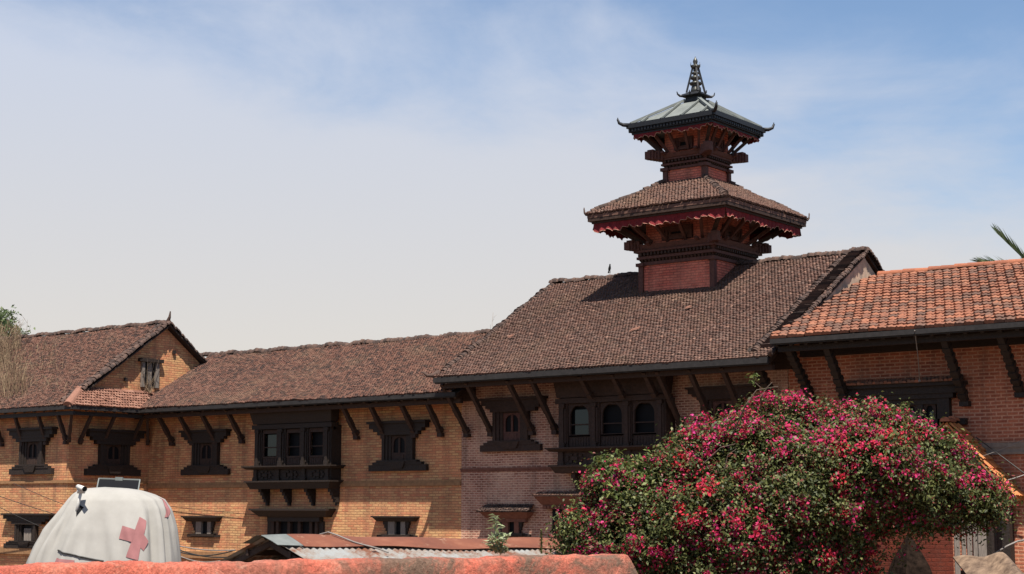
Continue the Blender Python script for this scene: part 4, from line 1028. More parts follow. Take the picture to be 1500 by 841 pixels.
def capsheet(l0, l1, g1, name, mat):
    m = MB(); n = 40; vs = []; gs = [-.42, -.2, -.06, 0, .06, .2, .36, g1]
    for k in (0, 1):
        for i in range(n + 1):
            l = l0 + (l1 - l0) * i / n
            for g_ in gs: vs.append(shp(l, g_ * (1 + .03 * math.sin(l * 2.1)), .012 + .012 * math.sin(l * 3 + g_ * 5) - k * .006 + (.02 if abs(g_) < .03 else 0) * -1))
    q = len(gs); o = (n + 1) * q; fs = []
    for k in (0, 1):
        fs += [(k * o + i * q + j, k * o + (i + 1) * q + j, k * o + (i + 1) * q + j + 1, k * o + i * q + j + 1) for i in range(n) for j in range(q - 1)]
    m.add(vs, fs); return TSh.part(name, m, M[mat], smooth=True, recalc=False)
capsheet(-.10, .30, .50, 'ridge_sheet', 'metal_roof'); capsheet(.305, SL, .52, 'ridge_sheet', 'rust')
for l in (.15, 3.4, 6.8):
    for g_ in (-1.15, 1.15): m = MB(); m.box8([shp(l + dx, g_ + dy, -.08) if k else shp(l + dx, g_ + dy) * 1 - V((0, 0, shp(l, g_).z)) for dx in (-.05, .05) for dy in (-.05, .05) for k in (0, 1)]); TSh.part('post', m, M['wood_brown'])
for g_ in (-1.1, -.55, .55, 1.1): m = MB(); m.beam(shp(.05, g_, -.09), shp(SL, g_, -.09), .06, .08); TSh.part('purlin', m, M['wood_brown'])
for l in (.1, 1.8, 3.5, 5.2, 6.9):
    for g_ in (1.3, -1.3): m = MB(); m.beam(shp(l, 0, -.12), shp(l, g_, -.12), .05, .08); TSh.part('rafter', m, M['wood_brown'])
m = MB()
for g_ in (-1.2, 1.2): m.prism([shp(.6, g_, -.1), shp(SL, g_, -.1), shp(SL, g_) * 1 - V((0, 0, shp(SL, g_).z)), shp(.6, g_) - V((0, 0, shp(.6, g_).z))], gd * .03)
m.prism([shp(.7, 1.2, -.12), shp(.7, 0, -.12), shp(.7, -1.2, -.12), shp(.7, -1.2) - V((0, 0, shp(.7, 1.2).z)), shp(.7, 1.2) - V((0, 0, shp(.7, 1.2).z))], rd * .03)
TSh.part('wall', m, M['wood'])
m = MB(); m.tube([shp(.95 + .5 * t, -.1 + .95 * t, .03 + .01 * math.sin(t * 9)) for t in [i / 8 for i in range(9)]], .012, 6)
single('loose_cable', m, M['cable_pale'], shp(1.0, 0), 'pale loose cable lying across the rusty shed roof', 'cable')

# ================================================================== brick pier, spire stone, slats, sheet
PD = 27.0
p0, p1 = dep(1262, 800, PD), dep(1396, 800, PD)
dx_ = (p1 - p0); dx_.z = 0; pr_ = frame((p0.x, p0.y, 0), dx_.normalized(), -TA); Lp = dx_.length
TPi = Thing('brick_gate_pier', (p0 + p1) / 2 * 1 - V((0, 0, (p0.z + p1.z) / 2)), 'red brick gate pier half hidden under the bougainvillea', 'gate pier')
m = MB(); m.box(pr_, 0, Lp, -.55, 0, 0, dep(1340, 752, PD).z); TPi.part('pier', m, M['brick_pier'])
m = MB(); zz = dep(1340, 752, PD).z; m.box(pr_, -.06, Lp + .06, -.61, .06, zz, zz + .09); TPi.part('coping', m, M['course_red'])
sp0 = dep(1331, 781, PD - .45); TSp = V((sp0.x, sp0.y, 0))
m = MB(); zz = sp0.z; fs_ = frame((sp0.x, sp0.y, 0), (TR * .93 + TA * .37), (TR * .37 - TA * .93))
prof = [(0.001, zz), (.07, zz - .10), (.16, zz - .26), (.24, zz - .40), (.31, zz - .54), (.36, zz - .70), (.40, zz - 1.0), (.40, zz - 1.4), (.52, zz - 1.42), (.52, 0)]
vs = [fs_(sx * h_ * .74, sy * h_ * .74, z) for h_, z in prof for sx, sy in ((-1, -1), (1, -1), (1, 1), (-1, 1))]
fs = [(i * 4 + k, i * 4 + (k + 1) % 4, (i + 1) * 4 + (k + 1) % 4, (i + 1) * 4 + k) for i in range(len(prof) - 1) for k in range(4)] + [(0, 1, 2, 3), tuple(len(prof) * 4 - 4 + k for k in range(4))]
m.add(vs, fs)
single('stone_spire', m, M['stone_dark'], TSp, 'dark mottled pointed stone spire in front of the brick pier', 'spire')
FDp = 29.0; TF = Thing('slat_fence', dep(1425, 790, FDp) * 1 - V((0, 0, dep(1425, 790, FDp).z)), 'weathered grey upright slats of a fence right of the brick pier', 'fence')
for u0, u1 in ((1397, 1405), (1408, 1414), (1416, 1423), (1425, 1431), (1432, 1444)):
    a, b2 = dep(u0, 770, FDp), dep(u1, 770, FDp); c_, d_ = dep(u0 + 2, 818, FDp), dep(u1 + (3 if u1 > 1440 else 1), 818, FDp)
    m = MB(); c_.z = d_.z = .3; m.prism([a, b2, d_, c_], TA * .03); TF.part('slat', m, M['wood_grey'])
m = MB(); m.beam(dep(1390, 768, FDp) + TA * .06, dep(1450, 768, FDp) + TA * .06, .05, .10); TF.part('rail', m, M['wood_grey']); m = MB(); q = dep(1390, 768, FDp) + TA * .06; q.z = .8; r_ = dep(1450, 768, FDp) + TA * .06; r_.z = .8; m.beam(q, r_, .05, .1); TF.part('rail', m, M['wood_grey'])
for u in (1390, 1452):
    m = MB(); q = dep(u, 765, FDp) + TA * .14; m.box(WF, q.x - .06, q.x + .06, q.y - .06, q.y + .06, 0, q.z); TF.part('post', m, M['wood'])
# dark timber door set in the wall under the porch
TDr = Thing('timber_door', onY(1462, 800, YM - .05) * 1, 'dark timber door leaf in shade under the porch roof', 'door'); TDr.o.location.z = 0; TDr.loc.z = 0
m = MB(); xa, xb = onY(1440, 780, YM).x, onY(1478, 780, YM).x
for i in range(5): m.box(fr, xa + (xb - xa) * i / 5, xa + (xb - xa) * (i + .94) / 5, .005, .07, .1, 2.5)
TDr.part('leaf', m, M['wood_brown']); m = MB(); m.box(fr, xa - .12, xa - .005, .004, .12, 0, 2.6); m.box(fr, xb + .005, xb + .12, .004, .12, 0, 2.6); m.box(fr, xa - .12, xb + .12, .004, .13, 2.6, 2.75); TDr.part('frame', m, M['wood'])
# curled weathered sheet at the bottom right
SD = 23.0
m = MB(); nu, nv = 60, 14; vs = []
for k in (0, 1):
    for i in range(nu + 1):
        u = 1396 + 150 * i / nu
        t = i / nu; vtop = 815 - 3.5 * math.sin(min(1, t / .5) * math.pi * .9) * 0 + (-5 * math.exp(-((u - 1462) / 20) ** 2)) + max(0, (u - 1468) / 26) ** 1.3 * 18 + 2 * math.sin(u * .11)
        a = dep(u, vtop, SD)
        for j in range(nv + 1):
            g_ = 1.1 * j / nv
            vs.append(a - TA * g_ + TR * (-.04 * g_) + V((0, 0, -.30 * g_ + .03 * math.sin(u * .09 + g_ * 3) * g_ - k * .02)))
o = (nu + 1) * (nv + 1)
for k in (0, 1): m.add([], []); 
fs = [(k * o + i * (nv + 1) + j, k * o + (i + 1) * (nv + 1) + j, k * o + (i + 1) * (nv + 1) + j + 1, k * o + i * (nv + 1) + j + 1) for k in (0, 1) for i in range(nu) for j in range(nv)]
fs += [(i * (nv + 1), (i + 1) * (nv + 1), o + (i + 1) * (nv + 1), o + i * (nv + 1)) for i in range(nu)]
m.add(vs, fs)
M['sheet'] = plain('weathered_beige_sheet', (.20, .135, .09), .75, .9, 6, c2=(.05, .028, .018), stretch=(1.6, .5, 1.), bmp=.4)
a = dep(1440, 815, SD)
TSt = Thing('roofing_sheet', (a.x, a.y, 0), 'curled weathered beige roofing sheet at the bottom right corner', 'roofing sheet')
TSt.part('sheet', m, M['sheet'], smooth=True, recalc=False)
for u in (1405, 1475, 1520):
    q = dep(u, 822 if u < 1470 else 850, SD) - TA * .3; m = MB(); m.box(WF, q.x - .05, q.x + .05, q.y - .05, q.y + .05, 0, q.z - .12); TSt.part('support_post', m, M['wood_brown'])

# ================================================================== foliage
def leaves_mesh(name, C, nrm, size, aspect, mat, org, parent):
    """C (n,3) centres; nrm (n,3) normals; folded diamond leaves"""
    n = len(C); C = np.asarray(C); nrm = nrm / np.linalg.norm(nrm, axis=1, keepdims=True)
    r = rng.normal(size=(n, 3)); t = np.cross(nrm, r); t /= np.linalg.norm(t, axis=1, keepdims=True); b_ = np.cross(nrm, t)
    s_ = (size * rng.uniform(.6, 1.35, n))[:, None]; a = aspect
    v = np.empty((n, 4, 3)); v[:, 0] = C - t * s_ * .5; v[:, 1] = C + b_ * s_ * a * .5 + nrm * s_ * .12; v[:, 2] = C + t * s_ * .55 - nrm * s_ * .12; v[:, 3] = C - b_ * s_ * a * .5 + nrm * s_ * .12
    v = v.reshape(-1, 3) - np.array(org)
    me = bpy.data.meshes.new(name); me.vertices.add(4 * n); me.vertices.foreach_set('co', v.ravel())
    me.loops.add(4 * n); me.loops.foreach_set('vertex_index', np.arange(4 * n, dtype=np.int32)); me.polygons.add(n)
    me.polygons.foreach_set('loop_start', np.arange(0, 4 * n, 4, dtype=np.int32)); me.polygons.foreach_set('loop_total', np.full(n, 4, dtype=np.int32))
    me.update(calc_edges=True); me.validate(); me.materials.append(mat)
    o = bpy.data.objects.new(name, me); COL.objects.link(o)
    if parent: o.parent = parent
    else: o.location = org
    return o
BD = 24.0; bp = FPX / BD
def cpt(u, v, away=0.): return CAM + ray(u, v) * BD + TA * away
ELL = [(1132, 724, 150, 112, 1.5, 0), (1040, 762, 128, 96, 1.5, -.1), (1235, 692, 160, 80, 1.4, .1), (1326, 692, 86, 64, 1.1, .1), (1402, 730, 70, 30, .8, .15), (955, 792, 108, 58, 1.2, -.1), (1085, 656, 56, 42, .8, .1), (1158, 640, 94, 40, .9, .1), (1255, 644, 84, 36, .8, .1), (1330, 655, 58, 36, .7, .1), (1030, 672, 34, 34, .7, 0.),
       (862, 780, 42, 30, .7, 0), (842, 764, 22, 18, .4, 0), (905, 716, 36, 32, .8, .1), (940, 704, 32, 26, .6, .0), (930, 745, 50, 40, .8, 0.), (1000, 705, 44, 44, .8, -.2), (1090, 830, 165, 90, 1.4, -.2), (965, 835, 85, 62, 1., -.2), (1195, 772, 60, 40, .9, -.1), (1205, 832, 44, 40, .6, -.2), (1150, 730, 60, 50, .6, -1.1), (1060, 790, 60, 48, .6, -1.2), (1250, 690, 60, 40, .6, -1.0)]
bx = cpt(1130, 720)
BUSH = Thing('bougainvillea', (bx.x, bx.y, 0), 'large bougainvillea bush covered in crimson pink blossom over gate pier', 'flowering bush')
Rn, An, Un = np.array(TR), np.array(TA), np.array((0, 0, 1.))
cen = np.array([list(cpt(u, v, aw)) for u, v, ru, rv, rd_, aw in ELL]); rr_ = np.array([(ru / bp, rd_, rv / bp) for u, v, ru, rv, rd_, aw in ELL])
def inside(P, k, sc=1.):
    q = P - cen[k]; x = q @ Rn / rr_[k, 0]; y = q @ An / rr_[k, 1]; z = q @ Un / rr_[k, 2]; return x * x + y * y + z * z < sc
tw_c, tw_n = [], []
for k in range(len(ELL)):
    area = rr_[k, 0] * rr_[k, 2] * 4 + rr_[k, 1] * (rr_[k, 0] + rr_[k, 2]) * 3; n = int(area * 74)
    d = rng.normal(size=(n, 3)); d /= np.linalg.norm(d, axis=1, keepdims=True)
    d = d[(d[:, 1] < .45)]                          # few twigs on the far side
    for q in d:
        lump = 1 + .15 * mno.noise(V((q[0] * 3 + k, q[1] * 3, q[2] * 3))) + .09 * mno.noise(V((q[0] * 8, q[1] * 8, q[2] * 8 + k)))
        P = cen[k] + (Rn * q[0] * rr_[k, 0] + An * q[1] * rr_[k, 1] + Un * q[2] * rr_[k, 2]) * lump * rng.uniform(.88, 1.04)
        if P[2] < .3: continue
        if any(inside(P, j, .72) for j in range(len(ELL)) if j != k): continue
        nn = Rn * q[0] / rr_[k, 0] + An * q[1] / rr_[k, 1] + Un * q[2] / rr_[k, 2]
        tw_c.append(P); tw_n.append(nn / np.linalg.norm(nn))
tw_c = np.array(tw_c); tw_n = np.array(tw_n); nt_ = len(tw_c)
for i in range(nt_):                             # hollows and bulging sprays
    P = tw_c[i]; h_ = mno.noise(V((P[0] * 1.7, P[1] * 1.7, P[2] * 1.9 + 11))) + .5 * mno.noise(V((P[0] * 4.1, P[1] * 4.1, P[2] * 4.1 + 5)))
    tw_c[i] = P + tw_n[i] * (h_ * .42 if h_ < 0 else h_ * .20)
ex_c, ex_n = [], []
for i in rng.choice(nt_, 95, replace=False):    # arching canes that stand out of the crown
    P = V(tw_c[i]); nn = V(tw_n[i]); g_ = V((rng.normal() * .35, rng.normal() * .35, .45)); d = (nn + g_).normalized(); L_c = rng.uniform(.25, .62); pts = []
    for k in range(6):
        t = k / 5; pts.append(P - d * .15 + d * (L_c * t) - V((0, 0, .30 * L_c * t * t)))
    cane = MB(); cane.tube(pts, .007, 4, .003); BUSH.part('cane', cane, M['bark'])
    for k in range(2, 6):
        ex_c.append(np.array(pts[k]) + rng.normal(size=3) * .02); ex_n.append(np.array(nn))
ex_c = np.array(ex_c); ex_n = np.array(ex_n)
ECL = np.repeat(ex_c, 13, 0); ECL = ECL + rng.normal(size=ECL.shape) * .045
leaves_mesh('spray_leaves', ECL, rng.normal(size=ECL.shape) * .7 + np.array((0, 0, .6)), .056, .56, M['leaf'], BUSH.loc, BUSH.o)
per = 58; LC = np.repeat(tw_c, per, 0); LN = np.repeat(tw_n, per, 0)
rad_ = np.repeat(rng.uniform(.05, .14, nt_), per)[:, None]
off = rng.normal(size=LC.shape); off *= rad_; off[:, 2] -= .25 * np.abs(off[:, 2])
ax_ = np.repeat(tw_n * rng.uniform(-.05, .10, (nt_, 1)), per, 0)
LC = LC + off + ax_ * rng.uniform(0, 1, (len(LC), 1))
LNn = LN * .5 + rng.normal(size=LC.shape) * .55 + np.array((0, 0, .45))
keep = rng.uniform(size=len(LC)) < .93
leaves_mesh('foliage', LC[keep], LNn[keep], .056, .56, M['leaf'], BUSH.loc, BUSH.o)
# dark inner leaves so that the crown is not see-through
IC = []
for k in range(len(ELL)):
    d = rng.normal(size=(1500, 3)); d /= np.linalg.norm(d, axis=1, keepdims=True); r = rng.uniform(.5, .84, (1500, 1))
    IC.append(cen[k] + (d[:, :1] * Rn * rr_[k, 0] + d[:, 1:2] * An * rr_[k, 1] + d[:, 2:] * Un * rr_[k, 2]) * r)
IC = np.concatenate(IC); IC = IC[IC[:, 2] > .3]
leaves_mesh('inner_foliage', IC, rng.normal(size=IC.shape), .12, .6, M['leaf'], BUSH.loc, BUSH.o)
# blossom: clusters, thickest along the top right and in drifts
FC, FN = [], []
for i in range(nt_):
    P, nn = tw_c[i], tw_n[i]
    u_ = (P - np.array(CAM)) @ Rn; z_ = P[2]
    drift = mno.noise(V((P[0] * .75, P[1] * .75, P[2] * 1.0 + 4))) * .7 + mno.noise(V((P[0] * 2.6, P[1] * 2.6, P[2] * 2.6))) * .85
    f_ = (P - np.array(CAM)) @ np.array(_fw); uu = 750 + FPX * ((P - np.array(CAM)) @ np.array(_rt)) / f_; vv = 420.5 - FPX * ((P - np.array(CAM)) @ np.array(_up)) / f_
    bias = .30 * math.exp(-((uu - 1280) / 110) ** 2 - ((vv - 630) / 45) ** 2) + .22 * math.exp(-((uu - 1000) / 110) ** 2 - ((vv - 790) / 55) ** 2) + .10 * math.exp(-((uu - 1180) / 160) ** 2 - ((vv - 600) / 40) ** 2)
    bias -= .22 * math.exp(-((uu - 920) / 60) ** 2 - ((vv - 700) / 35) ** 2) + .20 * math.exp(-((uu - 1230) / 90) ** 2 - ((vv - 790) / 40) ** 2)
    if drift + bias + rng.normal() * .26 > .03:
        n = int(rng.uniform(8, 52)); c_ = P + nn * rng.uniform(.03, .12)
        FC.append(c_ + rng.normal(size=(n, 3)) * rng.uniform(.025, .07)); FN.append(rng.normal(size=(n, 3)) * .7 + nn)
for i in range(len(ex_c)):
    if rng.uniform() < .22: n = int(rng.uniform(5, 16)); FC.append(ex_c[i] + rng.normal(size=(n, 3)) * .035); FN.append(rng.normal(size=(n, 3)))
FC = np.concatenate(FC); FN = np.concatenate(FN)
leaves_mesh('blossom', FC, FN, .046, .8, M['bract'], BUSH.loc, BUSH.o)
# pale new growth on the left shoulder
sel = []
for i in range(nt_):
    P = tw_c[i]; f_ = (P - np.array(CAM)) @ np.array(_fw); uu = 750 + FPX * ((P - np.array(CAM)) @ np.array(_rt)) / f_; vv = 420.5 - FPX * ((P - np.array(CAM)) @ np.array(_up)) / f_
    if ((uu - 920) / 50) ** 2 + ((vv - 700) / 30) ** 2 < 1 and rng.uniform() < .75: sel.append(P + tw_n[i] * .06)
if sel:
    PC = np.repeat(np.array(sel), 16, 0); PC = PC + rng.normal(size=PC.shape) * .08; leaves_mesh('new_growth', PC, rng.normal(size=PC.shape) + np.array((0, 0, .6)), .075, .5, M['leaf_pale'], BUSH.loc, BUSH.o)
for (u0, v0), pts in {(1100, 610): [(1095, 590), (1105, 576), (1112, 569)], (1060, 640): [(1075, 600), (1090, 580), (1120, 575)], (1040, 720): [(1045, 690), (1050, 670), (1062, 662)], (1000, 700): [(1040, 660), (1060, 655)], (1130, 700): [(1120, 670), (1112, 655)]}.items():
    br = MB(); br.tube([cpt(u0, v0, -1.0)] + [cpt(u, v, -1.25) for u, v in pts], .012, 5, .005); BUSH.part('branch', br, M['bark'])
br = MB(); br.tube([cpt(1110, 570, -.3), cpt(1102, 563, -.3), cpt(1094, 558, -.3)], .006, 5); BUSH.part('branch', br, M['bark'])
q = np.array([list(cpt(1100 + rng.normal() * 5, 556 + rng.normal() * 5, -.3)) for _ in range(26)]); leaves_mesh('sprig', q, rng.normal(size=q.shape), .06, .55, M['leaf_pale'], BUSH.loc, BUSH.o)
for du in (-40, 0, 50): 
    tk = MB(); p_ = cpt(1130 + du, 760); tk.tube([(bx.x + du * .003, bx.y, 0), ((bx.x + p_.x) / 2, (bx.y + p_.y) / 2 + .1, 1.2), tuple(p_)], .11, 8, .05); BUSH.part('trunk', tk, M['bark'])

# plants on and behind the foreground wall
def weed(name, u, v0, v1, t, label, n, ls, spread, mat='weed', asp=.28):
    a, b2 = dep(u, v0, t), dep(u, v1, t); T = Thing(name, a, label, 'plant'); st = MB(); cs, ns = [], []
    H = (b2 - a).length
    for k in range(1 if spread < .02 else 4):
        d = V((random.gauss(0, spread), random.gauss(0, spread), 0)) if k else V((0, 0, 0)); hk = H * (1 if k == 0 else random.uniform(.35, .6))
        top_ = a + d + V((0, 0, hk)); st.tube([a, a + d * .5 + V((0, 0, hk * .5)), top_], .006, 5, .003)
        m_ = n if k == 0 else n // 2
        for i in range(m_):
            f_ = (i + .5) / m_; c_ = a + d * f_ + V((0, 0, hk * f_)); ang = i * 2.4
            r = ls * .5 * (1.1 - .6 * f_); cs.append([c_.x + math.cos(ang) * r, c_.y + math.sin(ang) * r, c_.z + .25 * r]); ns.append([math.cos(ang + math.pi) * .5 + random.gauss(0, .2), math.sin(ang + math.pi) * .5 + random.gauss(0, .2), 1])
    T.part('stem', st, M[mat]); leaves_mesh('leaves', np.array(cs), np.array(ns), ls, asp, M[mat], T.loc, T.o); return T
weed('wall_weed', 726, 810, 756, 10.45, 'tall leafy green weed growing on the pink wall top near shed', 34, .075, .05)
weed('wall_weed', 736, 810, 783, 10.50, 'short bushy green weed beside the tall weed on the pink wall', 26, .06, .05)
weed('wall_fern', 793, 811, 776, 10.65, 'thin upright fern stalk on the pink wall top left of bougainvillea', 44, .022, .0, 'leaf', .5)

def twigs(mb, base, n, h, spread, r=.008, curl=.2, cross=0):
    for i in range(n):
        b0 = V(base) + V((random.gauss(0, spread), random.gauss(0, spread) * .6, 0)); hh = h * random.uniform(.4, 1.1)
        d = V((random.gauss(0, curl), random.gauss(0, curl), 1)).normalized(); d2 = (d + V((random.gauss(0, curl), random.gauss(0, curl), -.1))).normalized()
        m_ = b0 + d * hh * .55; e_ = m_ + d2 * hh * .5; mb.tube([b0, m_, e_], r, 3, r * .4)
        for q in range(cross):
            s_ = m_ + (e_ - m_) * random.random(); mb.tube([s_, s_ + V((random.gauss(0, .5), random.gauss(0, .5), random.uniform(.1, .7))).normalized() * hh * .25], r * .6, 3, r * .3)
    return mb
def roofpt(x, y): return V((x, y, BZE + kB * (y - BYE) + .05))
m = MB()
for i in range(70):
    y = BYE + .4 + 3.4 * random.random(); q = onY(random.uniform(-25, 34), 540, y); twigs(m, roofpt(q.x, y), 7, 1.0, .16, .010, .16, 1)
q = roofpt(onY(10, 560, 34.5).x, 34.5); single('dry_weeds', m, M['dry'], q, 'tall dry brown weeds overgrowing the left roof edge', 'dry weeds', 'dry weeds on the roofs')
m = MB()
for i in range(60):
    u = random.gauss(60, 22); y = BYE + .6 + 2.9 * random.random(); x = onY(u, 540, y).x; twigs(m, roofpt(x, y), 4, .35, .12, .007, .35)
q = roofpt(onY(60, 540, 34.5).x, 34.5); single('dry_grass', m, M['dry'], q, 'pale dry grass matted over tiles right of the tall weeds', 'dry grass', 'dry weeds on the roofs')
m = MB(); q = V((GU + .15, YM - .45, BZE + .6)); twigs(m, q, 40, .55, .16, .008, .4, 1)
for i in range(26): 
    y = LYE + .3 + i * .11; twigs(m, V((IX + .55 - (y - LYE) * .5 + random.gauss(0, .06), y, LZE + kL * (y - LYE) + .1)), 4, .22, .08, .006, .5)
single('dry_grass', m, M['dry'], q, 'dry straw clump in the valley below the attic window', 'dry grass', 'dry weeds on the roofs')
m = MB(); q = V((GU + .12, onX(212, 570, GU).y, onX(212, 572, GU).z)); twigs(m, q, 9, 1.0, .10, .012, .22, 2)
single('dead_shrub', m, M['bark'], q, 'bare dead shrub rising in front of the attic window', 'dead shrub')
m = MB(); q = V((MX0 - .35, LYR - .5, LZR - .25)); twigs(m, q, 14, .55, .2, .007, .3, 1); twigs(m, q + V((.2, .3, .2)), 3, 1.0, .25, .006, .1, 2)
single('dry_weeds', m, M['dry'], q, 'sparse dry stalks where the wing ridge meets the big roof', 'dry weeds', 'dry weeds on the roofs')

# tree behind the gabled block
tb = dep(-6, 500, 64); TTr = Thing('leafy_tree', (tb.x, tb.y, 0), 'green leafy tree top rising behind the left roof', 'tree')
m = MB(); m.tube([(tb.x, tb.y, 0), (tb.x + .2, tb.y, 4), (tb.x, tb.y + .2, 7.5)], .22, 8, .12); TTr.part('trunk', m, M['bark'], smooth=True)
m = MB(); cs = []
for i in range(60):
    d = V((random.gauss(0, 1), random.gauss(0, 1), random.gauss(.35, .7))).normalized(); e = V((tb.x, tb.y, 9.0)) + V((d.x * 1.15, d.y * 1.15, d.z * 1.35)) * random.uniform(.5, 1.05)
    m.tube([(tb.x, tb.y, 7.4), tuple((V((tb.x, tb.y, 8.0)) + e) / 2 + V((0, 0, .15))), tuple(e)], .04, 5, .01)
    cs += [[e.x + random.gauss(0, .17), e.y + random.gauss(0, .17), e.z + random.gauss(0, .15)] for _ in range(46)]
TTr.part('branch', m, M['bark']); cs = np.array(cs); leaves_mesh('crown', cs, rng.normal(size=cs.shape) + np.array((0, 0, .5)), .14, .5, M['leaf_tree'], TTr.loc, TTr.o)

# palm behind the orange roof
pm = dep(1522, 402, 58.); TPa = Thing('palm_tree', (pm.x, pm.y, 0), 'palm tree with stiff green fronds behind the orange tiled roof', 'palm tree')
m = MB(); m.tube([(pm.x, pm.y, 0), (pm.x + .1, pm.y, 5), (pm.x, pm.y, pm.z)], .2, 10, .16); TPa.part('trunk', m, M['bark'], smooth=True)
def frond(base, d, ln, droop, nl=26, lf=.8):
    m = MB(); pts = []; d = d.normalized()
    for i in range(nl + 1):
        t = i / nl; pts.append(base + d * ln * t + V((0, 0, -droop * t * t)))
    m.tube(pts[::2], .02, 5, .006); side = d.cross(V((0, 0, 1))).normalized()
    for i in range(int(nl * .25), nl + 1):
        for s_ in (-1, 1):
            tdir = (pts[i] - pts[i - 1]).normalized(); ld = (tdir * 1.0 + side * s_ * .55 + V((0, 0, .25 + random.gauss(0, .1)))).normalized(); l_ = lf * (.6 + .5 * math.sin(math.pi * i / nl)); wv = .035
            up2 = ld.cross(tdir).normalized() * wv
            m.add([pts[i] + up2, pts[i] - up2, pts[i] + ld * l_], [(0, 1, 2)])
    return TPa.part('frond', m, M['leaf_palm'], recalc=False)
for (rr, aa, uu) in ((-1.6, -.1, .42), (-.95, .1, 1.15), (-1.5, .9, -.1), (.6, .3, .8), (1.2, .2, .9), (1.6, -.3, .2), (.2, 1.2, .6), (.5, -1.2, .3), (.9, -.9, .5), (1.2, .9, -.1), (-1.1, .9, -.3), (.9, -.3, .9)):
    frond(V((pm.x, pm.y, pm.z)), TR * rr + TA * aa + V((0, 0, uu)), 2.15, .12)

# birds
def bird(name, p, d, h, label):
    d = V(d); m = MB(); p = V(p); side = d.cross(V((0, 0, 1)))
    body = [p + V((0, 0, h * .18)) - d * h * .30, p + V((0, 0, h * .28)) - d * h * .16, p + V((0, 0, h * .45)), p + V((0, 0, h * .66)) + d * h * .10, p + V((0, 0, h * .78)) + d * h * .13]
    n = 8; rs = [.03, .10, .165, .13, .08]; vs = []
    for c_, r in zip(body, rs):
        for k in range(n): t = 2 * math.pi * k / n; vs.append(c_ + (side * math.cos(t) + (d * .6 + V((0, 0, -.5))).normalized() * math.sin(t)) * r * h)
    m.add(vs, [(i * n + k, i * n + (k + 1) % n, (i + 1) * n + (k + 1) % n, (i + 1) * n + k) for i in range(4) for k in range(n)] + [tuple(range(n)), tuple(4 * n + k for k in range(n))])
    m.lathe(p + V((0, 0, h * .76)) + d * h * .15, [(.02 * h, 0), (.09 * h, .05 * h), (.10 * h, .12 * h), (.06 * h, .2 * h), (.005, .23 * h)], 8)
    m.beam(p + V((0, 0, h * .87)) + d * h * .22, p + V((0, 0, h * .84)) + d * h * .36, .05 * h, .05 * h, w2=.01, h2=.01)
    m.beam(p + V((0, 0, h * .22)) - d * h * .25, p + V((0, 0, h * .02)) - d * h * .5, .12 * h, .03 * h)
    for s_ in (-1, 1): m.tube([p + side * s_ * h * .06 + V((0, 0, h * .3)), p + side * s_ * h * .06 - V((0, 0, .02))], .012, 5)
    return single(name, m, M['bird'], p, label, 'bird', smooth=False)
q = onY(893, 409, MYR); bird('perched_bird', (q.x, MYR, MZR + .15), (.8, -.6, 0), .27, 'small dark bird perched on the big roof ridge left of tower')
bird('perched_bird', (XC + 1.02, YC + .35, 12.83), (.7, -.7, 0), .24, 'small dark bird on the upper tower ledge at its right side')

for (u, v, lb) in ((930, 487, 'pale loose broken tile lying mid slope on the big roof'), (748, 497, 'small loose tile fragment near the left verge of the big roof'), (1008, 455, 'loose tile fragment below the tower on the big roof')):
    d = ray(u, v); kk = (MZE + kM * (CAM.y - MYE) - CAM.z) / (d.z - kM * d.y); q = CAM + d * kk + V((0, 0, .08)); m = MB(); r = .16 if u == 930 else .08
    m.taper(frame(q, (.95, .1, .2), (-.1, -.85, -.5)), (-r, r, -.04, .04), (-r * .8, r, -.03, .03), 0, .04); single('loose_tile', m, M['tile_pent'], q, lb, 'roof tile', 'loose tiles on the big roof')
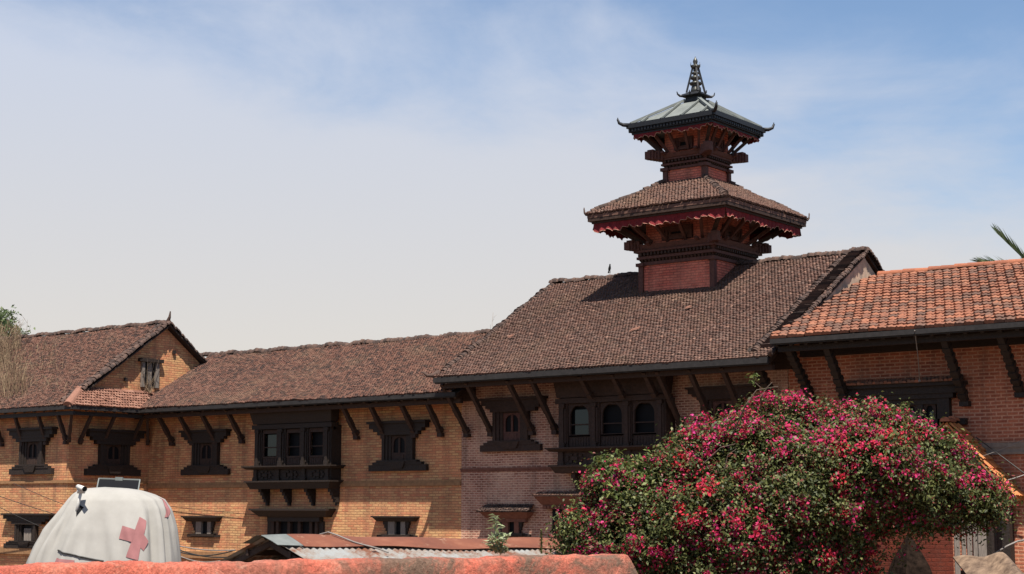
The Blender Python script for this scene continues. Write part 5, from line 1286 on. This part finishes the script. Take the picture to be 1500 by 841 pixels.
# cables
def cable(pts, r, mat, label, sag=0.):
    P = [V(p) for p in pts]
    if len(P) == 2: P = [P[0] + (P[1] - P[0]) * (i / 14) - V((0, 0, sag * math.sin(math.pi * i / 14))) for i in range(15)]
    m = MB(); m.tube(P, r, 5); return single('cable', m, M[mat], P[0], label, 'cable', 'loose cables strung across the palace walls')
cable([onY(-60, 705, 32.2), onY(110, 762, 32.9)], .012, 'cable', 'thin dark cable slanting above the lower left window', .05)
cable([onY(-40, 722, 32.4), onY(84, 782, 32.9)], .010, 'cable', 'second thin dark cable crossing the lower left window', .05)
cable([onY(20, 708, 32.4), onY(130, 752, 32.9)], .010, 'cable', 'uppermost thin cable left of the tarpaulin', .04)
for i, lb in enumerate(('grey cable drooping from tarpaulin to shed gable', 'black cable lying lowest between tarpaulin and shed', 'dark cable in the bundle between tarpaulin and shed', 'pale cable in the bundle between tarpaulin and shed')):
    cable([onY(250, 797 + 4 * i, 34.5), onY(345, 806 + 5 * ((i * 2) % 4), 34.9)], .02, 'cable' if i % 3 else 'cable_pale', lb, .08 + .05 * i)
cable([onY(250, 742, YM - .06), onY(400, 756, YM - .06)], .008, 'cable', 'thin wire stretched along yellow wall above the small left window', .02)
cable([onY(1429, 640, 35.9), onY(1512, 702, 36.1)], .014, 'cable', 'dark cable sloping down the red wall beside the porch roof', .0)
cable([onY(1440, 668, 35.9), onY(1515, 636, 36.2)], .007, 'cable_pale', 'pale thin cable rising right across the grey string course', .03)
cable([dep(1474, 704, 30), dep(1515, 690, 30)], .011, 'cable_pale', 'thick white cable at the right edge beside the porch', .01)
cable([dep(1455, 812, 24.5), dep(1475, 800, 24.5), dep(1490, 793, 24.6), dep(1520, 788, 24.8)], .016, 'cable_pale', 'tan cable curling above the beige roofing sheet', 0)
m = MB(); a, b2 = onY(1340, 484, OYE - .05), onY(1347, 556, YM - .42); m.tube([a, (a + b2) / 2 + V((.02, 0, -.05)), b2], .012, 6); m.lathe(b2 + V((0, 0, -.06)), [(.01, 0), (.03, .01), (.03, .05), (.01, .07)], 8)
single('hanging_rod', m, M['cable_pale'], b2, 'thin pale rod hanging from the orange roof eave', 'rod')
